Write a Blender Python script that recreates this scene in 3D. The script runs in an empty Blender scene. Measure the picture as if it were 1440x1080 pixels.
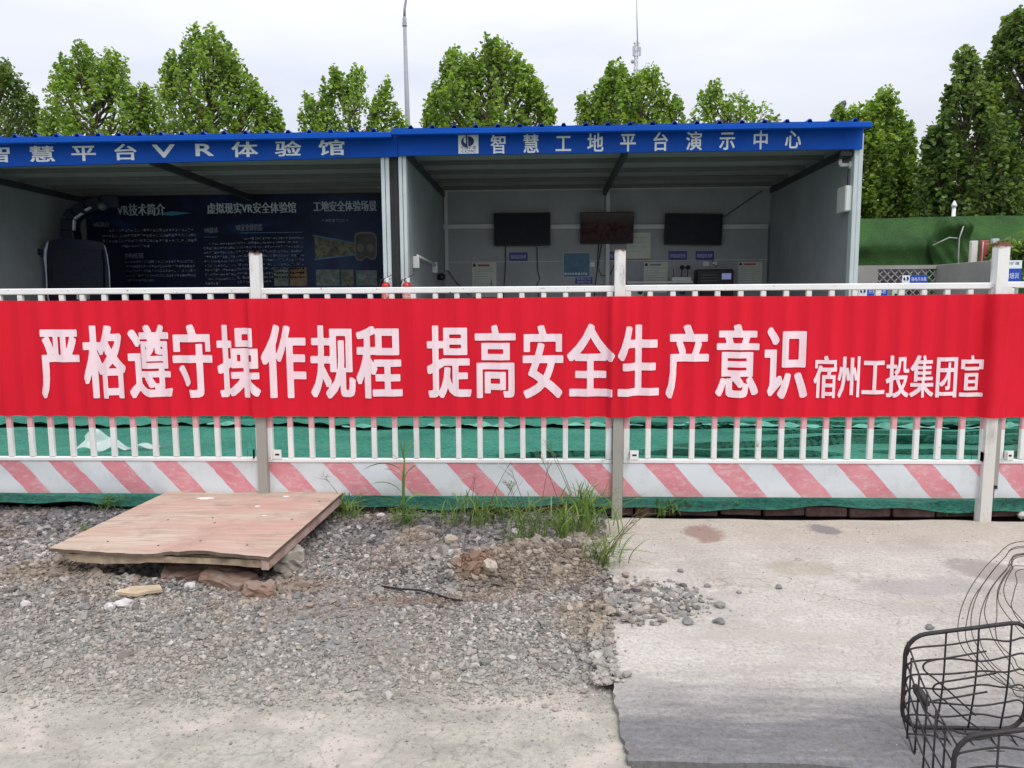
import bpy, bmesh, math, random
import numpy as np
from mathutils import Matrix, Vector

random.seed(7)
rng = np.random.default_rng(7)
SC = bpy.context.scene
COL = SC.collection
R = math.radians

# ---------------------------------------------------------------- camera
IW, IH = 1440.0, 1080.0
F, YAW, PITCH, ROLL, CH = 1059.6, 0.0445, 0.1133, -0.0062, 1.2448


def cam_axes():
    cy, sy = math.cos(YAW), math.sin(YAW)
    fw = np.array([-sy, cy, 0.0]); rt = np.array([cy, sy, 0.0]); up = np.array([0, 0, 1.0])
    cp, sp = math.cos(PITCH), math.sin(PITCH)
    f = cp * fw - sp * up; u = cp * up + sp * fw
    cr, sr = math.cos(ROLL), math.sin(ROLL)
    return cr * rt + sr * u, -sr * rt + cr * u, f


RT, UP, FW = cam_axes()
CAM = np.array([0, 0, CH])
cd = bpy.data.cameras.new('camera'); cam = bpy.data.objects.new('camera', cd); COL.objects.link(cam)
cd.sensor_width = 36; cd.lens = F / IW * 36; cd.clip_end = 2000; cd.clip_start = 0.05
m = Matrix.Identity(4)
for i in range(3):
    m[i][0] = RT[i]; m[i][1] = UP[i]; m[i][2] = -FW[i]; m[i][3] = CAM[i]
cam.matrix_world = m
SC.camera = cam

# ---------------------------------------------------------------- sky and sun
SUN_EL, SUN_AZ = 56.0, 148.0      # high, behind the camera and to the right
world = bpy.data.worlds.new('World'); SC.world = world; world.use_nodes = True
nt = world.node_tree; nt.nodes.clear()
wo = nt.nodes.new('ShaderNodeOutputWorld'); add = nt.nodes.new('ShaderNodeAddShader')
sky = nt.nodes.new('ShaderNodeTexSky'); sky.sky_type = 'NISHITA'; sky.sun_disc = False
sky.sun_elevation = R(SUN_EL); sky.sun_rotation = R(SUN_AZ); sky.dust_density = 4
hs = nt.nodes.new('ShaderNodeHueSaturation'); hs.inputs['Saturation'].default_value = 0.35
b1 = nt.nodes.new('ShaderNodeBackground'); b1.inputs[1].default_value = 0.05
nt.links.new(sky.outputs[0], hs.inputs['Color']); nt.links.new(hs.outputs[0], b1.inputs[0])
# the overcast cloud layer: brighter overhead than at the horizon, faint streaks
tc = nt.nodes.new('ShaderNodeTexCoord'); sx = nt.nodes.new('ShaderNodeSeparateXYZ')
nt.links.new(tc.outputs['Generated'], sx.inputs[0])
mr = nt.nodes.new('ShaderNodeMapRange'); mr.inputs[1].default_value = 0.0; mr.inputs[2].default_value = 1.0
mr.inputs[3].default_value = 0.57; mr.inputs[4].default_value = 1.75
nt.links.new(sx.outputs[2], mr.inputs[0])
mp = nt.nodes.new('ShaderNodeMapping'); mp.inputs['Scale'].default_value = (1.2, 1.2, 5)
nt.links.new(tc.outputs['Generated'], mp.inputs[0])
nz = nt.nodes.new('ShaderNodeTexNoise'); nz.inputs['Scale'].default_value = 1.6; nz.inputs['Detail'].default_value = 5
nt.links.new(mp.outputs[0], nz.inputs['Vector'])
cr = nt.nodes.new('ShaderNodeValToRGB')
cr.color_ramp.elements[0].position = 0.32; cr.color_ramp.elements[0].color = (0.70, 0.74, 0.87, 1)
cr.color_ramp.elements[1].position = 0.66; cr.color_ramp.elements[1].color = (0.93, 0.945, 1.0, 1)
nt.links.new(nz.outputs[0], cr.inputs[0])
b2 = nt.nodes.new('ShaderNodeBackground')
nt.links.new(cr.outputs[0], b2.inputs[0]); nt.links.new(mr.outputs[0], b2.inputs[1])
nt.links.new(b1.outputs[0], add.inputs[0]); nt.links.new(b2.outputs[0], add.inputs[1])
nt.links.new(add.outputs[0], wo.inputs[0])

sl = bpy.data.lights.new('sun', 'SUN'); sl.energy = 1.3; sl.angle = R(14); sl.color = (1, 0.96, 0.9)
so = bpy.data.objects.new('sun', sl); COL.objects.link(so)
az = R(SUN_AZ)
sd = Vector((math.sin(az) * math.cos(R(SUN_EL)), math.cos(az) * math.cos(R(SUN_EL)), math.sin(R(SUN_EL))))
so.rotation_euler = sd.to_track_quat('Z', 'Y').to_euler()
SC.view_settings.view_transform = 'Standard'; SC.view_settings.look = 'None'
SC.view_settings.exposure = 0.0; SC.view_settings.gamma = 1.0
SC.render.engine = 'CYCLES'
SC.cycles.max_bounces = 6; SC.cycles.diffuse_bounces = 3; SC.cycles.transparent_max_bounces = 6


# ---------------------------------------------------------------- survey helpers: a photo pixel seen on a known plane
def ray(px, py):
    return (px - IW / 2) / F * RT - (py - IH / 2) / F * UP + FW


def V(px, py, Y):
    d = ray(px, py); return CAM + d * (Y / d[1])


def G(px, py, Z=0.0):
    d = ray(px, py); return CAM + d * ((Z - CH) / d[2])


def RP(px, py, p0, nrm):
    d = ray(px, py); return CAM + d * (np.dot(np.asarray(p0) - CAM, nrm) / np.dot(d, nrm))


# ---------------------------------------------------------------- object helpers
def tag(o, label=None, cat=None, group=None, kind=None):
    if label: o['label'] = label
    if cat: o['category'] = cat
    if group: o['group'] = group
    if kind: o['kind'] = kind
    return o


def thing(name, label, cat, loc, group=None, rot=(0, 0, 0)):
    o = bpy.data.objects.new(name, None); COL.objects.link(o)
    o.location = loc; o.rotation_euler = rot; o.empty_display_size = 0.1
    return tag(o, label, cat, group)


def wloc(o):
    p = np.zeros(3)
    while o is not None:
        p = p + np.array(o.location); o = o.parent
    return p


def copy_tree(o, parent=None):
    c = o.copy(); COL.objects.link(c); c.parent = parent
    for ch in list(o.children): copy_tree(ch, c)
    return c


def np_mesh(name, verts, faces_flat, loop_tot, smooth=False):
    me = bpy.data.meshes.new(name)
    me.vertices.add(len(verts)); me.vertices.foreach_set('co', np.asarray(verts, np.float32).ravel())
    me.loops.add(len(faces_flat)); me.loops.foreach_set('vertex_index', np.asarray(faces_flat, np.int32))
    me.polygons.add(len(loop_tot))
    st = np.concatenate([[0], np.cumsum(loop_tot)[:-1]]).astype(np.int32)
    me.polygons.foreach_set('loop_start', st)
    me.polygons.foreach_set('use_smooth', np.full(len(loop_tot), smooth))
    me.update(calc_edges=True); me.validate()
    return me


class MB:
    """collects shapes; build() links them as ONE mesh object"""
    def __init__(self): self.v = []; self.f = []; self.s = []

    def add(self, vs, fs, smooth=False):
        b = len(self.v); self.v += [tuple(map(float, p)) for p in vs]
        for f in fs: self.f.append([b + i for i in f]); self.s.append(smooth)
        return self

    def box(self, lo, hi, ch=0.0):
        lo = np.minimum(lo, hi).astype(float) if False else np.array([min(a, b) for a, b in zip(lo, hi)], float)
        hi = np.array([max(a, b) for a, b in zip(np.maximum(lo, lo), hi)], float)
        return self.obox((lo + hi) / 2, (1, 0, 0), (0, 1, 0), (0, 0, 1), (hi - lo) / 2, ch)

    def obox(self, c, ax, ay, az, h, ch=0.0):
        c = np.asarray(c, float); A = [np.asarray(a, float) for a in (ax, ay, az)]
        ch = min(ch, min(h) * 0.9)
        if ch <= 0:
            vs = [c + sx_ * h[0] * A[0] + sy_ * h[1] * A[1] + sz_ * h[2] * A[2]
                  for sz_ in (-1, 1) for sy_ in (-1, 1) for sx_ in (-1, 1)]
            return self.add(vs, [(0, 2, 3, 1), (4, 5, 7, 6), (0, 1, 5, 4), (2, 6, 7, 3), (0, 4, 6, 2), (1, 3, 7, 5)])
        vs = []; idx = {}
        for sz_ in (-1, 1):
            for sy_ in (-1, 1):
                for sx_ in (-1, 1):
                    s = (sx_, sy_, sz_)
                    for k in range(3):
                        p = c.copy()
                        for a in range(3):
                            p = p + s[a] * (h[a] - (ch if a != k else 0)) * A[a]
                        idx[(s, k)] = len(vs); vs.append(p)
        fs = []
        for k in range(3):
            a, b = (k + 1) % 3, (k + 2) % 3
            for sg in (-1, 1):
                q = []
                for (sa, sb) in ((-1, -1), (1, -1), (1, 1), (-1, 1)):
                    s = [0, 0, 0]; s[k] = sg; s[a] = sa; s[b] = sb; q.append(idx[(tuple(s), k)])
                fs.append(q if sg > 0 else q[::-1])
        for k in range(3):
            a, b = (k + 1) % 3, (k + 2) % 3
            for sa in (-1, 1):
                for sb in (-1, 1):
                    s0 = [0, 0, 0]; s0[k] = -1; s0[a] = sa; s0[b] = sb
                    s1 = list(s0); s1[k] = 1
                    s0 = tuple(s0); s1 = tuple(s1)
                    q = [idx[(s0, a)], idx[(s1, a)], idx[(s1, b)], idx[(s0, b)]]
                    fs.append(q if sa * sb < 0 else q[::-1])
        for sz_ in (-1, 1):
            for sy_ in (-1, 1):
                for sx_ in (-1, 1):
                    s = (sx_, sy_, sz_); q = [idx[(s, 0)], idx[(s, 1)], idx[(s, 2)]]
                    fs.append(q if sx_ * sy_ * sz_ > 0 else q[::-1])
        return self.add(vs, fs)

    def bar(self, a, b, w, t, up=(0, 0, 1), ch=0.0):
        a = np.asarray(a, float); b = np.asarray(b, float); d = b - a; L = np.linalg.norm(d); d = d / L
        s = np.cross(d, up); s = s / np.linalg.norm(s); u = np.cross(s, d)
        return self.obox((a + b) / 2, d, s, u, (L / 2, w / 2, t / 2), ch)

    def tube(self, pts, r, n=6, closed=False, cap=True, smooth=0):
        P = np.array(pts, float)
        if smooth and len(P) > 2:
            Q = np.vstack([2 * P[0] - P[1], P, 2 * P[-1] - P[-2]]); o_ = []
            for i in range(1, len(Q) - 2):
                p0, p1, p2, p3 = Q[i - 1], Q[i], Q[i + 1], Q[i + 2]
                for u in np.linspace(0, 1, smooth, endpoint=False): o_.append(0.5 * ((2 * p1) + (-p0 + p2) * u + (2 * p0 - 5 * p1 + 4 * p2 - p3) * u * u + (-p0 + 3 * p1 - 3 * p2 + p3) * u ** 3))
            P = np.array(o_ + [P[-1]])
        k = len(P)
        rr = np.full(k, r) if np.isscalar(r) else np.array(r, float)
        T = np.gradient(P, axis=0)
        if closed: T = np.roll(P, -1, 0) - np.roll(P, 1, 0)
        T = T / (np.linalg.norm(T, axis=1, keepdims=True) + 1e-9)
        ref = np.array([0, 0, 1.0]) if abs(T[0][2]) < 0.9 else np.array([1.0, 0, 0])
        vs = []
        s = np.cross(T[0], ref); s /= np.linalg.norm(s)
        for i in range(k):
            s = s - T[i] * np.dot(s, T[i]); s /= (np.linalg.norm(s) + 1e-9); u = np.cross(T[i], s)
            for j in range(n):
                a = 2 * math.pi * j / n; vs.append(P[i] + rr[i] * (math.cos(a) * s + math.sin(a) * u))
        fs = []
        for i in range(k if closed else k - 1):
            i2 = (i + 1) % k
            for j in range(n):
                j2 = (j + 1) % n; fs.append((i * n + j, i * n + j2, i2 * n + j2, i2 * n + j))
        if cap and not closed:
            fs.append(tuple(range(n))[::-1]); fs.append(tuple((k - 1) * n + j for j in range(n)))
        return self.add(vs, fs, True)

    def lathe(self, c, prof, n=16, axis=(0, 0, 1)):
        c = np.asarray(c, float); a = np.asarray(axis, float); a /= np.linalg.norm(a)
        s = np.cross(a, (1, 0, 0) if abs(a[0]) < 0.9 else (0, 1, 0)); s /= np.linalg.norm(s); u = np.cross(a, s)
        vs = [c + h * a + r * (math.cos(2 * math.pi * j / n) * s + math.sin(2 * math.pi * j / n) * u) for r, h in prof for j in range(n)]
        fs = [(i * n + j, i * n + (j + 1) % n, (i + 1) * n + (j + 1) % n, (i + 1) * n + j) for i in range(len(prof) - 1) for j in range(n)]
        fs.append(tuple(range(n))[::-1]); fs.append(tuple((len(prof) - 1) * n + j for j in range(n)))
        return self.add(vs, fs, True)

    def prism(self, poly, d):
        """closed polygon (3-D points, one plane) pushed along the vector d"""
        n = len(poly); P = [np.asarray(p, float) for p in poly]; d = np.asarray(d, float)
        nr = sum((np.cross(P[i], P[(i + 1) % n]) for i in range(n)), np.zeros(3))
        if np.dot(nr, d) > 0: P = P[::-1]
        return self.add(P + [p + d for p in P],
                        [tuple(range(n)), tuple(range(n, 2 * n))[::-1]] + [(i, i + n, (i + 1) % n + n, (i + 1) % n) for i in range(n)])

    def grid(self, fn, nu, nv, smooth=True):
        vs = [fn(i / (nu - 1), j / (nv - 1)) for j in range(nv) for i in range(nu)]
        return self.add(vs, [(j * nu + i, j * nu + i + 1, (j + 1) * nu + i + 1, (j + 1) * nu + i)
                             for j in range(nv - 1) for i in range(nu - 1)], smooth)

    def build(self, name, mt, parent=None, local=False):
        v = np.array(self.v, float)
        if parent is not None and not local: v = v - wloc(parent)
        me = np_mesh(name, v, [i for f in self.f for i in f], [len(f) for f in self.f])
        me.polygons.foreach_set('use_smooth', self.s)
        return link(name, me, mt, parent)


def link(name, me, mt, parent=None):
    o = bpy.data.objects.new(name, me); COL.objects.link(o)
    for x in (mt if isinstance(mt, (list, tuple)) else [mt]): me.materials.append(x)
    if parent is not None: o.parent = parent
    return o


def set_origin(o, p):
    """moves a top-level mesh's origin to p without moving its shape"""
    p = Vector(tuple(float(x) for x in p)); o.data.transform(Matrix.Translation(-p)); o.location = p
    return o


# ---------------------------------------------------------------- material helpers
class NG:
    def __init__(self, name):
        self.m = bpy.data.materials.new(name); self.m.use_nodes = True
        self.t = self.m.node_tree; self.t.nodes.clear()
        self.out = self.t.nodes.new('ShaderNodeOutputMaterial')
        self.b = self.n('BsdfPrincipled'); self.t.links.new(self.b.outputs[0], self.out.inputs[0])

    def n(self, typ, props=None, **inp):
        nd = self.t.nodes.new('ShaderNode' + typ)
        for k, v in (props or {}).items(): setattr(nd, k, v)
        for k, v in inp.items(): self.set(nd, k, v)
        return nd

    def set(self, nd, k, v):
        if k[0] == 'i' and k[1:].isdigit(): s = nd.inputs[int(k[1:])]
        else: s = nd.inputs[k.replace('_', ' ')]
        if isinstance(v, bpy.types.NodeSocket): self.t.links.new(v, s)
        elif isinstance(v, bpy.types.Node): self.t.links.new(v.outputs[0], s)
        else:
            if s.type == 'RGBA' and len(v) == 3: v = (*v, 1)
            s.default_value = v

    def co(self, kind='Object'): return self.n('TexCoord').outputs[kind]
    def pos(self): return self.n('NewGeometry').outputs['Position']
    def rnd(self): return self.n('NewGeometry').outputs['Random Per Island']

    def noise(self, vec, scale, detail=5, rough=0.6, dist=0.0):
        return self.n('TexNoise', Vector=vec, Scale=scale, Detail=detail, Roughness=rough, Distortion=dist).outputs[0]

    def ramp(self, fac, *stops):
        r = self.n('ValToRGB', i0=fac); e = r.color_ramp.elements
        while len(e) < len(stops): e.new(0.5)
        for k, (p, c) in enumerate(stops):
            e[k].position = p; e[k].color = (*c, 1) if not np.isscalar(c) else (c, c, c, 1)
        return r.outputs[0]

    def mix(self, fac, a, b, mode='MIX'):
        nd = self.n('MixRGB', {'blend_type': mode}, i0=fac, i1=a, i2=b); return nd.outputs[0]

    def math(self, op, a, b=0.0, c=0.0, clamp=False):
        return self.n('Math', {'operation': op, 'use_clamp': clamp}, i0=a, i1=b, i2=c).outputs[0]

    def sep(self, vec): return self.n('SeparateXYZ', i0=vec).outputs
    def bump(self, h, strength=0.3, dist=0.01):
        self.set(self.b, 'Normal', self.n('Bump', Strength=strength, Distance=dist, Height=h).outputs[0])

    def scl(self, vec, s): return self.n('Mapping', i0=vec, i3=s).outputs[0]


def pm(name, col, rough=0.6, metal=0.0, var=0.15, scale=5.0, bump=0.0, bscale=60.0, dirt=None, dscale=9.0, dlo=0.55, dhi=0.75, spec=0.4, coat=0.0):
    g = NG(name); v = g.co(); rnd = g.n('ObjectInfo').outputs['Random']
    v = g.n('VectorMath', {'operation': 'ADD'}, i0=v, i1=g.n('CombineXYZ', X=g.math('MULTIPLY', rnd, 40.0), Y=g.math('MULTIPLY', rnd, 13.0))).outputs[0]
    nz_ = g.noise(v, scale, 6)
    lo = tuple(c * (1 - var) for c in col); hi = tuple(min(1, c * (1 + var)) for c in col)
    c = g.ramp(nz_, (0.3, lo), (0.7, hi))
    if dirt:
        dn = g.ramp(g.noise(v, dscale, 8, 0.7), (dlo, 0.0), (dhi, 1.0)); c = g.mix(dn, c, dirt)
    g.set(g.b, 'Base_Color', c); g.set(g.b, 'Metallic', metal); g.set(g.b, 'Specular_IOR_Level', spec)
    rr = g.ramp(g.noise(v, scale * 3, 4), (0.3, max(0.02, rough - 0.1)), (0.7, min(1, rough + 0.1))); g.set(g.b, 'Roughness', rr)
    if bump: g.bump(g.noise(v, bscale, 6), bump)
    return g.m


def srgb(r, g, b, k=1.0):
    f = lambda c: ((c / 255 + 0.055) / 1.055) ** 2.4 if c > 10 else c / 255 / 12.92
    return tuple(f(c) * k for c in (r, g, b))


# ---------------------------------------------------------------- heavy lettering cut from the built-in font
_tris = {}


def glyph_tris(ch):
    if ch not in _tris:
        cu = bpy.data.curves.new('glyph', 'FONT'); cu.body = ch; cu.resolution_u = 3
        o = bpy.data.objects.new('glyph', cu); COL.objects.link(o); bpy.context.view_layer.update()
        me = bpy.data.meshes.new_from_object(o.evaluated_get(bpy.context.evaluated_depsgraph_get()))
        me.calc_loop_triangles()
        vs = np.array([v.co[:2] for v in me.vertices]) if len(me.vertices) else np.zeros((0, 2))
        ts = np.array([t.vertices[:] for t in me.loop_triangles]) if len(me.loop_triangles) else np.zeros((0, 3), int)
        bpy.data.objects.remove(o); bpy.data.meshes.remove(me); bpy.data.curves.remove(cu)
        _tris[ch] = (vs, ts)
    return _tris[ch]


_fields = {}
GS, X0, Y0, GN = 84, -0.12, -0.26, 108


def glyph_polys(ch, rx, ry):
    """polygons (em units) of the glyph with its strokes thickened by rx, ry"""
    key = (ch, rx, ry)
    if key in _fields: return _fields[key]
    vs, ts = glyph_tris(ch); S = GS * 2; N = GN * 2
    img = np.zeros((N, N), bool)
    P = (vs - (X0, Y0)) * S
    for t in ts:
        a, b, c = P[t]; x0, y0 = np.floor(np.minimum(np.minimum(a, b), c)).astype(int); x1, y1 = np.ceil(np.maximum(np.maximum(a, b), c)).astype(int)
        x0 = max(x0, 0); y0 = max(y0, 0); x1 = min(x1, N - 1); y1 = min(y1, N - 1)
        if x1 < x0 or y1 < y0: continue
        X, Y = np.meshgrid(np.arange(x0, x1 + 1), np.arange(y0, y1 + 1))
        e = lambda p, q: (q[0] - p[0]) * (Y - p[1]) - (q[1] - p[1]) * (X - p[0])
        w = np.stack([e(a, b), e(b, c), e(c, a)]); ins = (w >= -0.01).all(0) | (w <= 0.01).all(0)
        img[y0:y1 + 1, x0:x1 + 1] |= ins
    ax, ay = max(1.0, rx * S), max(1.0, ry * S); K = int(math.ceil(max(ax, ay) * 1.6))
    fld = np.full((N, N), 2.0)
    for dy in range(-K, K + 1):
        for dx in range(-K, K + 1):
            u, v = abs(dx) / ax, abs(dy) / ay; d = max(u, v, (u + v) * 0.58)
            if d > 1.7: continue
            sh = np.zeros_like(img)
            sh[max(0, dy):N + min(0, dy), max(0, dx):N + min(0, dx)] = img[max(0, -dy):N + min(0, -dy), max(0, -dx):N + min(0, -dx)]
            fld[sh & (fld > d)] = d
    k3 = (4 * fld + np.roll(fld, 1, 0) + np.roll(fld, -1, 0) + np.roll(fld, 1, 1) + np.roll(fld, -1, 1)) / 8
    f = 1.0 - k3[::2, ::2]
    polys = []
    ins = f > 0
    full = ins[:-1, :-1] & ins[1:, :-1] & ins[:-1, 1:] & ins[1:, 1:]
    part = (ins[:-1, :-1] | ins[1:, :-1] | ins[:-1, 1:] | ins[1:, 1:]) & ~full
    for j in range(GN - 1):
        i = 0
        while i < GN - 1:
            if full[j, i]:
                k = i
                while k < GN - 1 and full[j, k] and k - i < 3: k += 1
                polys.append([(i, j), (k, j), (k, j + 1), (i, j + 1)]); i = k
            else: i += 1
    for j, i in zip(*np.nonzero(part)):
        cs = [(i, j), (i + 1, j), (i + 1, j + 1), (i, j + 1)]; vals = [f[y, x] for x, y in cs]; q = []
        for a in range(4):
            b = (a + 1) % 4
            if vals[a] > 0: q.append(cs[a])
            if (vals[a] > 0) != (vals[b] > 0):
                t = vals[a] / (vals[a] - vals[b]); q.append((cs[a][0] + t * (cs[b][0] - cs[a][0]), cs[a][1] + t * (cs[b][1] - cs[a][1])))
        if len(q) > 2: polys.append(q)
    polys = [[(x / GS + X0, y / GS + Y0) for x, y in q] for q in polys]
    _fields[key] = polys
    return polys


def put_char(mb, ch, x0, x1, z0, z1, fn, rx=0.03, ry=0.018, em=(0.0, 1.0, -0.10, 0.90)):
    """one character into the box x0..x1, z0..z1 on the surface fn(x, z) -> point"""
    for q in glyph_polys(ch, rx, ry):
        mb.add([fn(x0 + (u - em[0]) / (em[1] - em[0]) * (x1 - x0), z0 + (w - em[2]) / (em[3] - em[2]) * (z1 - z0)) for u, w in q], [tuple(range(len(q)))])


def put_line(mb, s, x0, x1, z0, z1, Y, bold=0.012):
    """a small line of printed characters filling x0..x1 on the plane y = Y, facing the viewer"""
    adv = []
    for c in s: adv.append(0.62 if c.isascii() and c != ' ' else (0.4 if c == ' ' else 1.0))
    tot = sum(adv); x = x0; k = (x1 - x0) / tot
    for c, a in zip(s, adv):
        if c != ' ':
            vs, ts = glyph_tris(c)
            if len(ts):
                w = 1.0 if a == 1.0 else max(0.62, vs[:, 0].max())
                P = [(x + u / w * a * k, Y, z0 + (v + 0.1) * (z1 - z0)) for u, v in vs]
                mb.add(P, [tuple(t) for t in ts])
        x += a * k
    return mb


# ---------------------------------------------------------------- materials
M = {}
M['white_paint'] = pm('white_paint', (0.72, 0.72, 0.70), 0.45, var=0.08, dirt=(0.30, 0.24, 0.19), dscale=14, dlo=0.66, dhi=0.76, bump=0.05)
M['galv'] = pm('galvanised_steel', (0.36, 0.35, 0.32), 0.5, var=0.2, scale=12, dirt=(0.22, 0.19, 0.15), dscale=10)
M['panel_grey'] = pm('pale_steel_panel', (0.52, 0.56, 0.57), 0.45, var=0.08, scale=3)
M['dark_gap'] = pm('dark_gap_shade', (0.03, 0.028, 0.03), 0.8)  # near-black colour standing in for the shade between the two sheds
M['black_plastic'] = pm('black_plastic', (0.012, 0.013, 0.016), 0.4, var=0.2)
M['black_screen'] = pm('black_screen', (0.008, 0.010, 0.018), 0.35, var=0.05, spec=0.12)
M['white_plastic'] = pm('white_plastic', (0.62, 0.62, 0.60), 0.4, var=0.05)
M['print_white'] = pm('white_vinyl', (0.78, 0.79, 0.80), 0.5, var=0.04)
M['print_dim'] = pm('pale_ink', (0.50, 0.55, 0.64), 0.6, var=0.1)
M['ink_body'] = pm('grey_ink', (0.20, 0.22, 0.28), 0.7, var=0.1, spec=0.1)
M['ink_navy'] = pm('navy_ink', (0.012, 0.03, 0.13), 0.5)
M['ink_black'] = pm('black_ink', (0.02, 0.02, 0.02), 0.6)
M['ink_red'] = pm('red_ink', (0.42, 0.03, 0.035), 0.5)
M['ink_green'] = pm('green_ink', (0.05, 0.3, 0.12), 0.5)
M['paper'] = pm('notice_paper', (0.52, 0.54, 0.49), 0.6, var=0.06)
M['label_blue'] = pm('blue_label', (0.018, 0.022, 0.22), 0.4)
M['sign_blue'] = pm('blue_sign', (0.01, 0.06, 0.42), 0.4, var=0.1)
M['rail_grey'] = pm('grey_trunking', (0.52, 0.51, 0.53), 0.5, var=0.05)
M['conduit'] = pm('dark_conduit', (0.10, 0.11, 0.12), 0.5)
M['cable'] = pm('black_cable', (0.012, 0.012, 0.012), 0.5)
M['ext_red'] = pm('extinguisher_red', (0.50, 0.022, 0.02), 0.3, var=0.1)
M['hose'] = pm('black_hose', (0.02, 0.02, 0.02), 0.5)
M['rust_wire'] = pm('rusty_wire', (0.030, 0.027, 0.028), 0.55, metal=0.2, var=0.3, scale=30, dirt=(0.11, 0.05, 0.03), dscale=9, dlo=0.58, dhi=0.75, spec=0.3)
M['thin_wire'] = pm('thin_rusty_wire', (0.085, 0.06, 0.045), 0.6, metal=0.2, var=0.3, scale=10)
M['brick'] = pm('old_brick', (0.26, 0.15, 0.11), 0.9, var=0.35, scale=14, bump=0.6, bscale=40, dirt=(0.24, 0.21, 0.17), dscale=7, dlo=0.45, dhi=0.65)
M['dark_brick'] = pm('dark_brick', (0.085, 0.045, 0.038), 0.9, var=0.35, scale=14, bump=0.6, bscale=40, dirt=(0.10, 0.09, 0.075), dscale=7, dlo=0.5, dhi=0.7)
M['lump'] = pm('concrete_lump', (0.30, 0.27, 0.23), 0.9, var=0.25, scale=16, bump=0.8, bscale=40)
M['splint'] = pm('splintered_wood', (0.46, 0.36, 0.24), 0.8, var=0.25, scale=20, bump=0.3)
M['stone_pale'] = pm('pale_stone', (0.52, 0.49, 0.47), 0.8, var=0.2, scale=25, bump=0.4)
M['stone_dark'] = pm('grey_stone', (0.20, 0.195, 0.19), 0.85, var=0.3, scale=25, bump=0.5)
M['stone_brown'] = pm('brown_stone', (0.38, 0.33, 0.26), 0.85, var=0.3, scale=25, bump=0.5)
M['bark'] = pm('bark', (0.11, 0.09, 0.065), 0.9, var=0.35, scale=9, bump=0.8, bscale=25)
M['mast'] = pm('mast_steel', (0.45, 0.46, 0.48), 0.5, var=0.1)
M['lamp_grey'] = pm('lamp_post_grey', (0.30, 0.31, 0.33), 0.5, var=0.1)
M['lamp_dark'] = pm('lamp_head_grey', (0.07, 0.07, 0.075), 0.5)


def mat_wall(name, col, pitch=0.11, axis=0):
    """steel sandwich panel with shallow vertical ribs"""
    g = NG(name); p = g.pos(); x = g.sep(p)[axis]
    u = g.math('FRACT', g.math('DIVIDE', x, pitch)); rib = g.math('LESS_THAN', g.math('ABSOLUTE', g.math('SUBTRACT', u, 0.5)), 0.09)
    n = g.noise(p, 1.6, 5); lo = tuple(c * 0.85 for c in col); hi = tuple(c * 1.1 for c in col)
    g.set(g.b, 'Base_Color', g.ramp(n, (0.3, lo), (0.7, hi))); g.set(g.b, 'Roughness', 0.6); g.set(g.b, 'Specular_IOR_Level', 0.2)
    g.bump(g.math('ADD', g.math('MULTIPLY', rib, -1.0), g.math('MULTIPLY', g.noise(p, 3.0, 2), 0.3)), 0.5, 0.004)
    return g.m


M['wall'] = mat_wall('grey_steel_wall', (0.32, 0.322, 0.343))
M['wall_side'] = mat_wall('grey_steel_side_wall', (0.29, 0.298, 0.32), axis=1)
M['ceiling'] = mat_wall('grey_ceiling_sheet', (0.40, 0.375, 0.365), 0.28)
M['purlin'] = pm('purlin_steel', (0.14, 0.13, 0.13), 0.6, var=0.1)
M['rafter'] = pm('rafter_steel', (0.05, 0.05, 0.055), 0.6, var=0.1)
M['blue_steel'] = pm('blue_painted_steel', (0.002, 0.074, 0.43), 0.5, var=0.12, scale=1.2, dirt=(0.004, 0.045, 0.28), dscale=2.5, dlo=0.55, dhi=0.9, spec=0.15)
M['blue_roof'] = pm('blue_roof_sheet', (0.003, 0.062, 0.39), 0.45, var=0.15, scale=2, spec=0.2)


def mat_banner():
    g = NG('red_banner_cloth'); p = g.pos()
    n = g.noise(g.scl(p, (3, 1, 0.6)), 2.0, 5); w = g.noise(g.scl(p, (160, 1, 60)), 6.0, 2)
    g.set(g.b, 'Base_Color', g.mix(0.12, g.ramp(n, (0.3, (0.66, 0.008, 0.025)), (0.7, (0.78, 0.012, 0.034))), w, 'OVERLAY'))
    g.set(g.b, 'Roughness', 0.75); g.set(g.b, 'Specular_IOR_Level', 0.25)
    tr = g.n('BsdfTranslucent', Color=(0.6, 0.012, 0.03)); mx = g.n('MixShader', i0=0.18, i1=g.b.outputs[0], i2=tr.outputs[0])
    g.t.links.new(mx.outputs[0], g.out.inputs[0]); return g.m


M['banner'] = mat_banner()
M['banner_ink'] = pm('pale_pink_print', (0.82, 0.66, 0.70), 0.75, var=0.05, scale=10, dirt=(0.78, 0.50, 0.56), dscale=5, dlo=0.5, dhi=0.8, spec=0.2)


def mat_bar():
    """white painted bars whose upper end is dyed pink below the banner"""
    g = NG('white_bar_paint'); p = g.pos(); z = g.sep(p)[2]
    n = g.noise(p, 14, 8, 0.7); c = g.ramp(g.noise(p, 4, 4), (0.3, (0.66, 0.66, 0.64)), (0.7, (0.76, 0.76, 0.74)))
    c = g.mix(g.ramp(n, (0.62, 0.0), (0.70, 0.9)), c, (0.26, 0.20, 0.16))
    c = g.mix(g.ramp(g.noise(g.scl(p, (1, 1, 0.3)), 11, 6, 0.7), (0.5, 0.0), (0.75, 0.45)), c, (0.42, 0.40, 0.36))
    zz = g.math('ADD', z, g.math('MULTIPLY', g.math('SUBTRACT', g.noise(p, 9, 2), 0.5), 0.02))
    band = g.math('MULTIPLY', g.math('GREATER_THAN', zz, 0.515), g.math('LESS_THAN', zz, 1.245))
    g.set(g.b, 'Base_Color', g.mix(g.math('MULTIPLY', band, 0.7), c, (0.60, 0.17, 0.20)))
    g.set(g.b, 'Roughness', 0.45); return g.m


M['bar'] = mat_bar()


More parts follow.
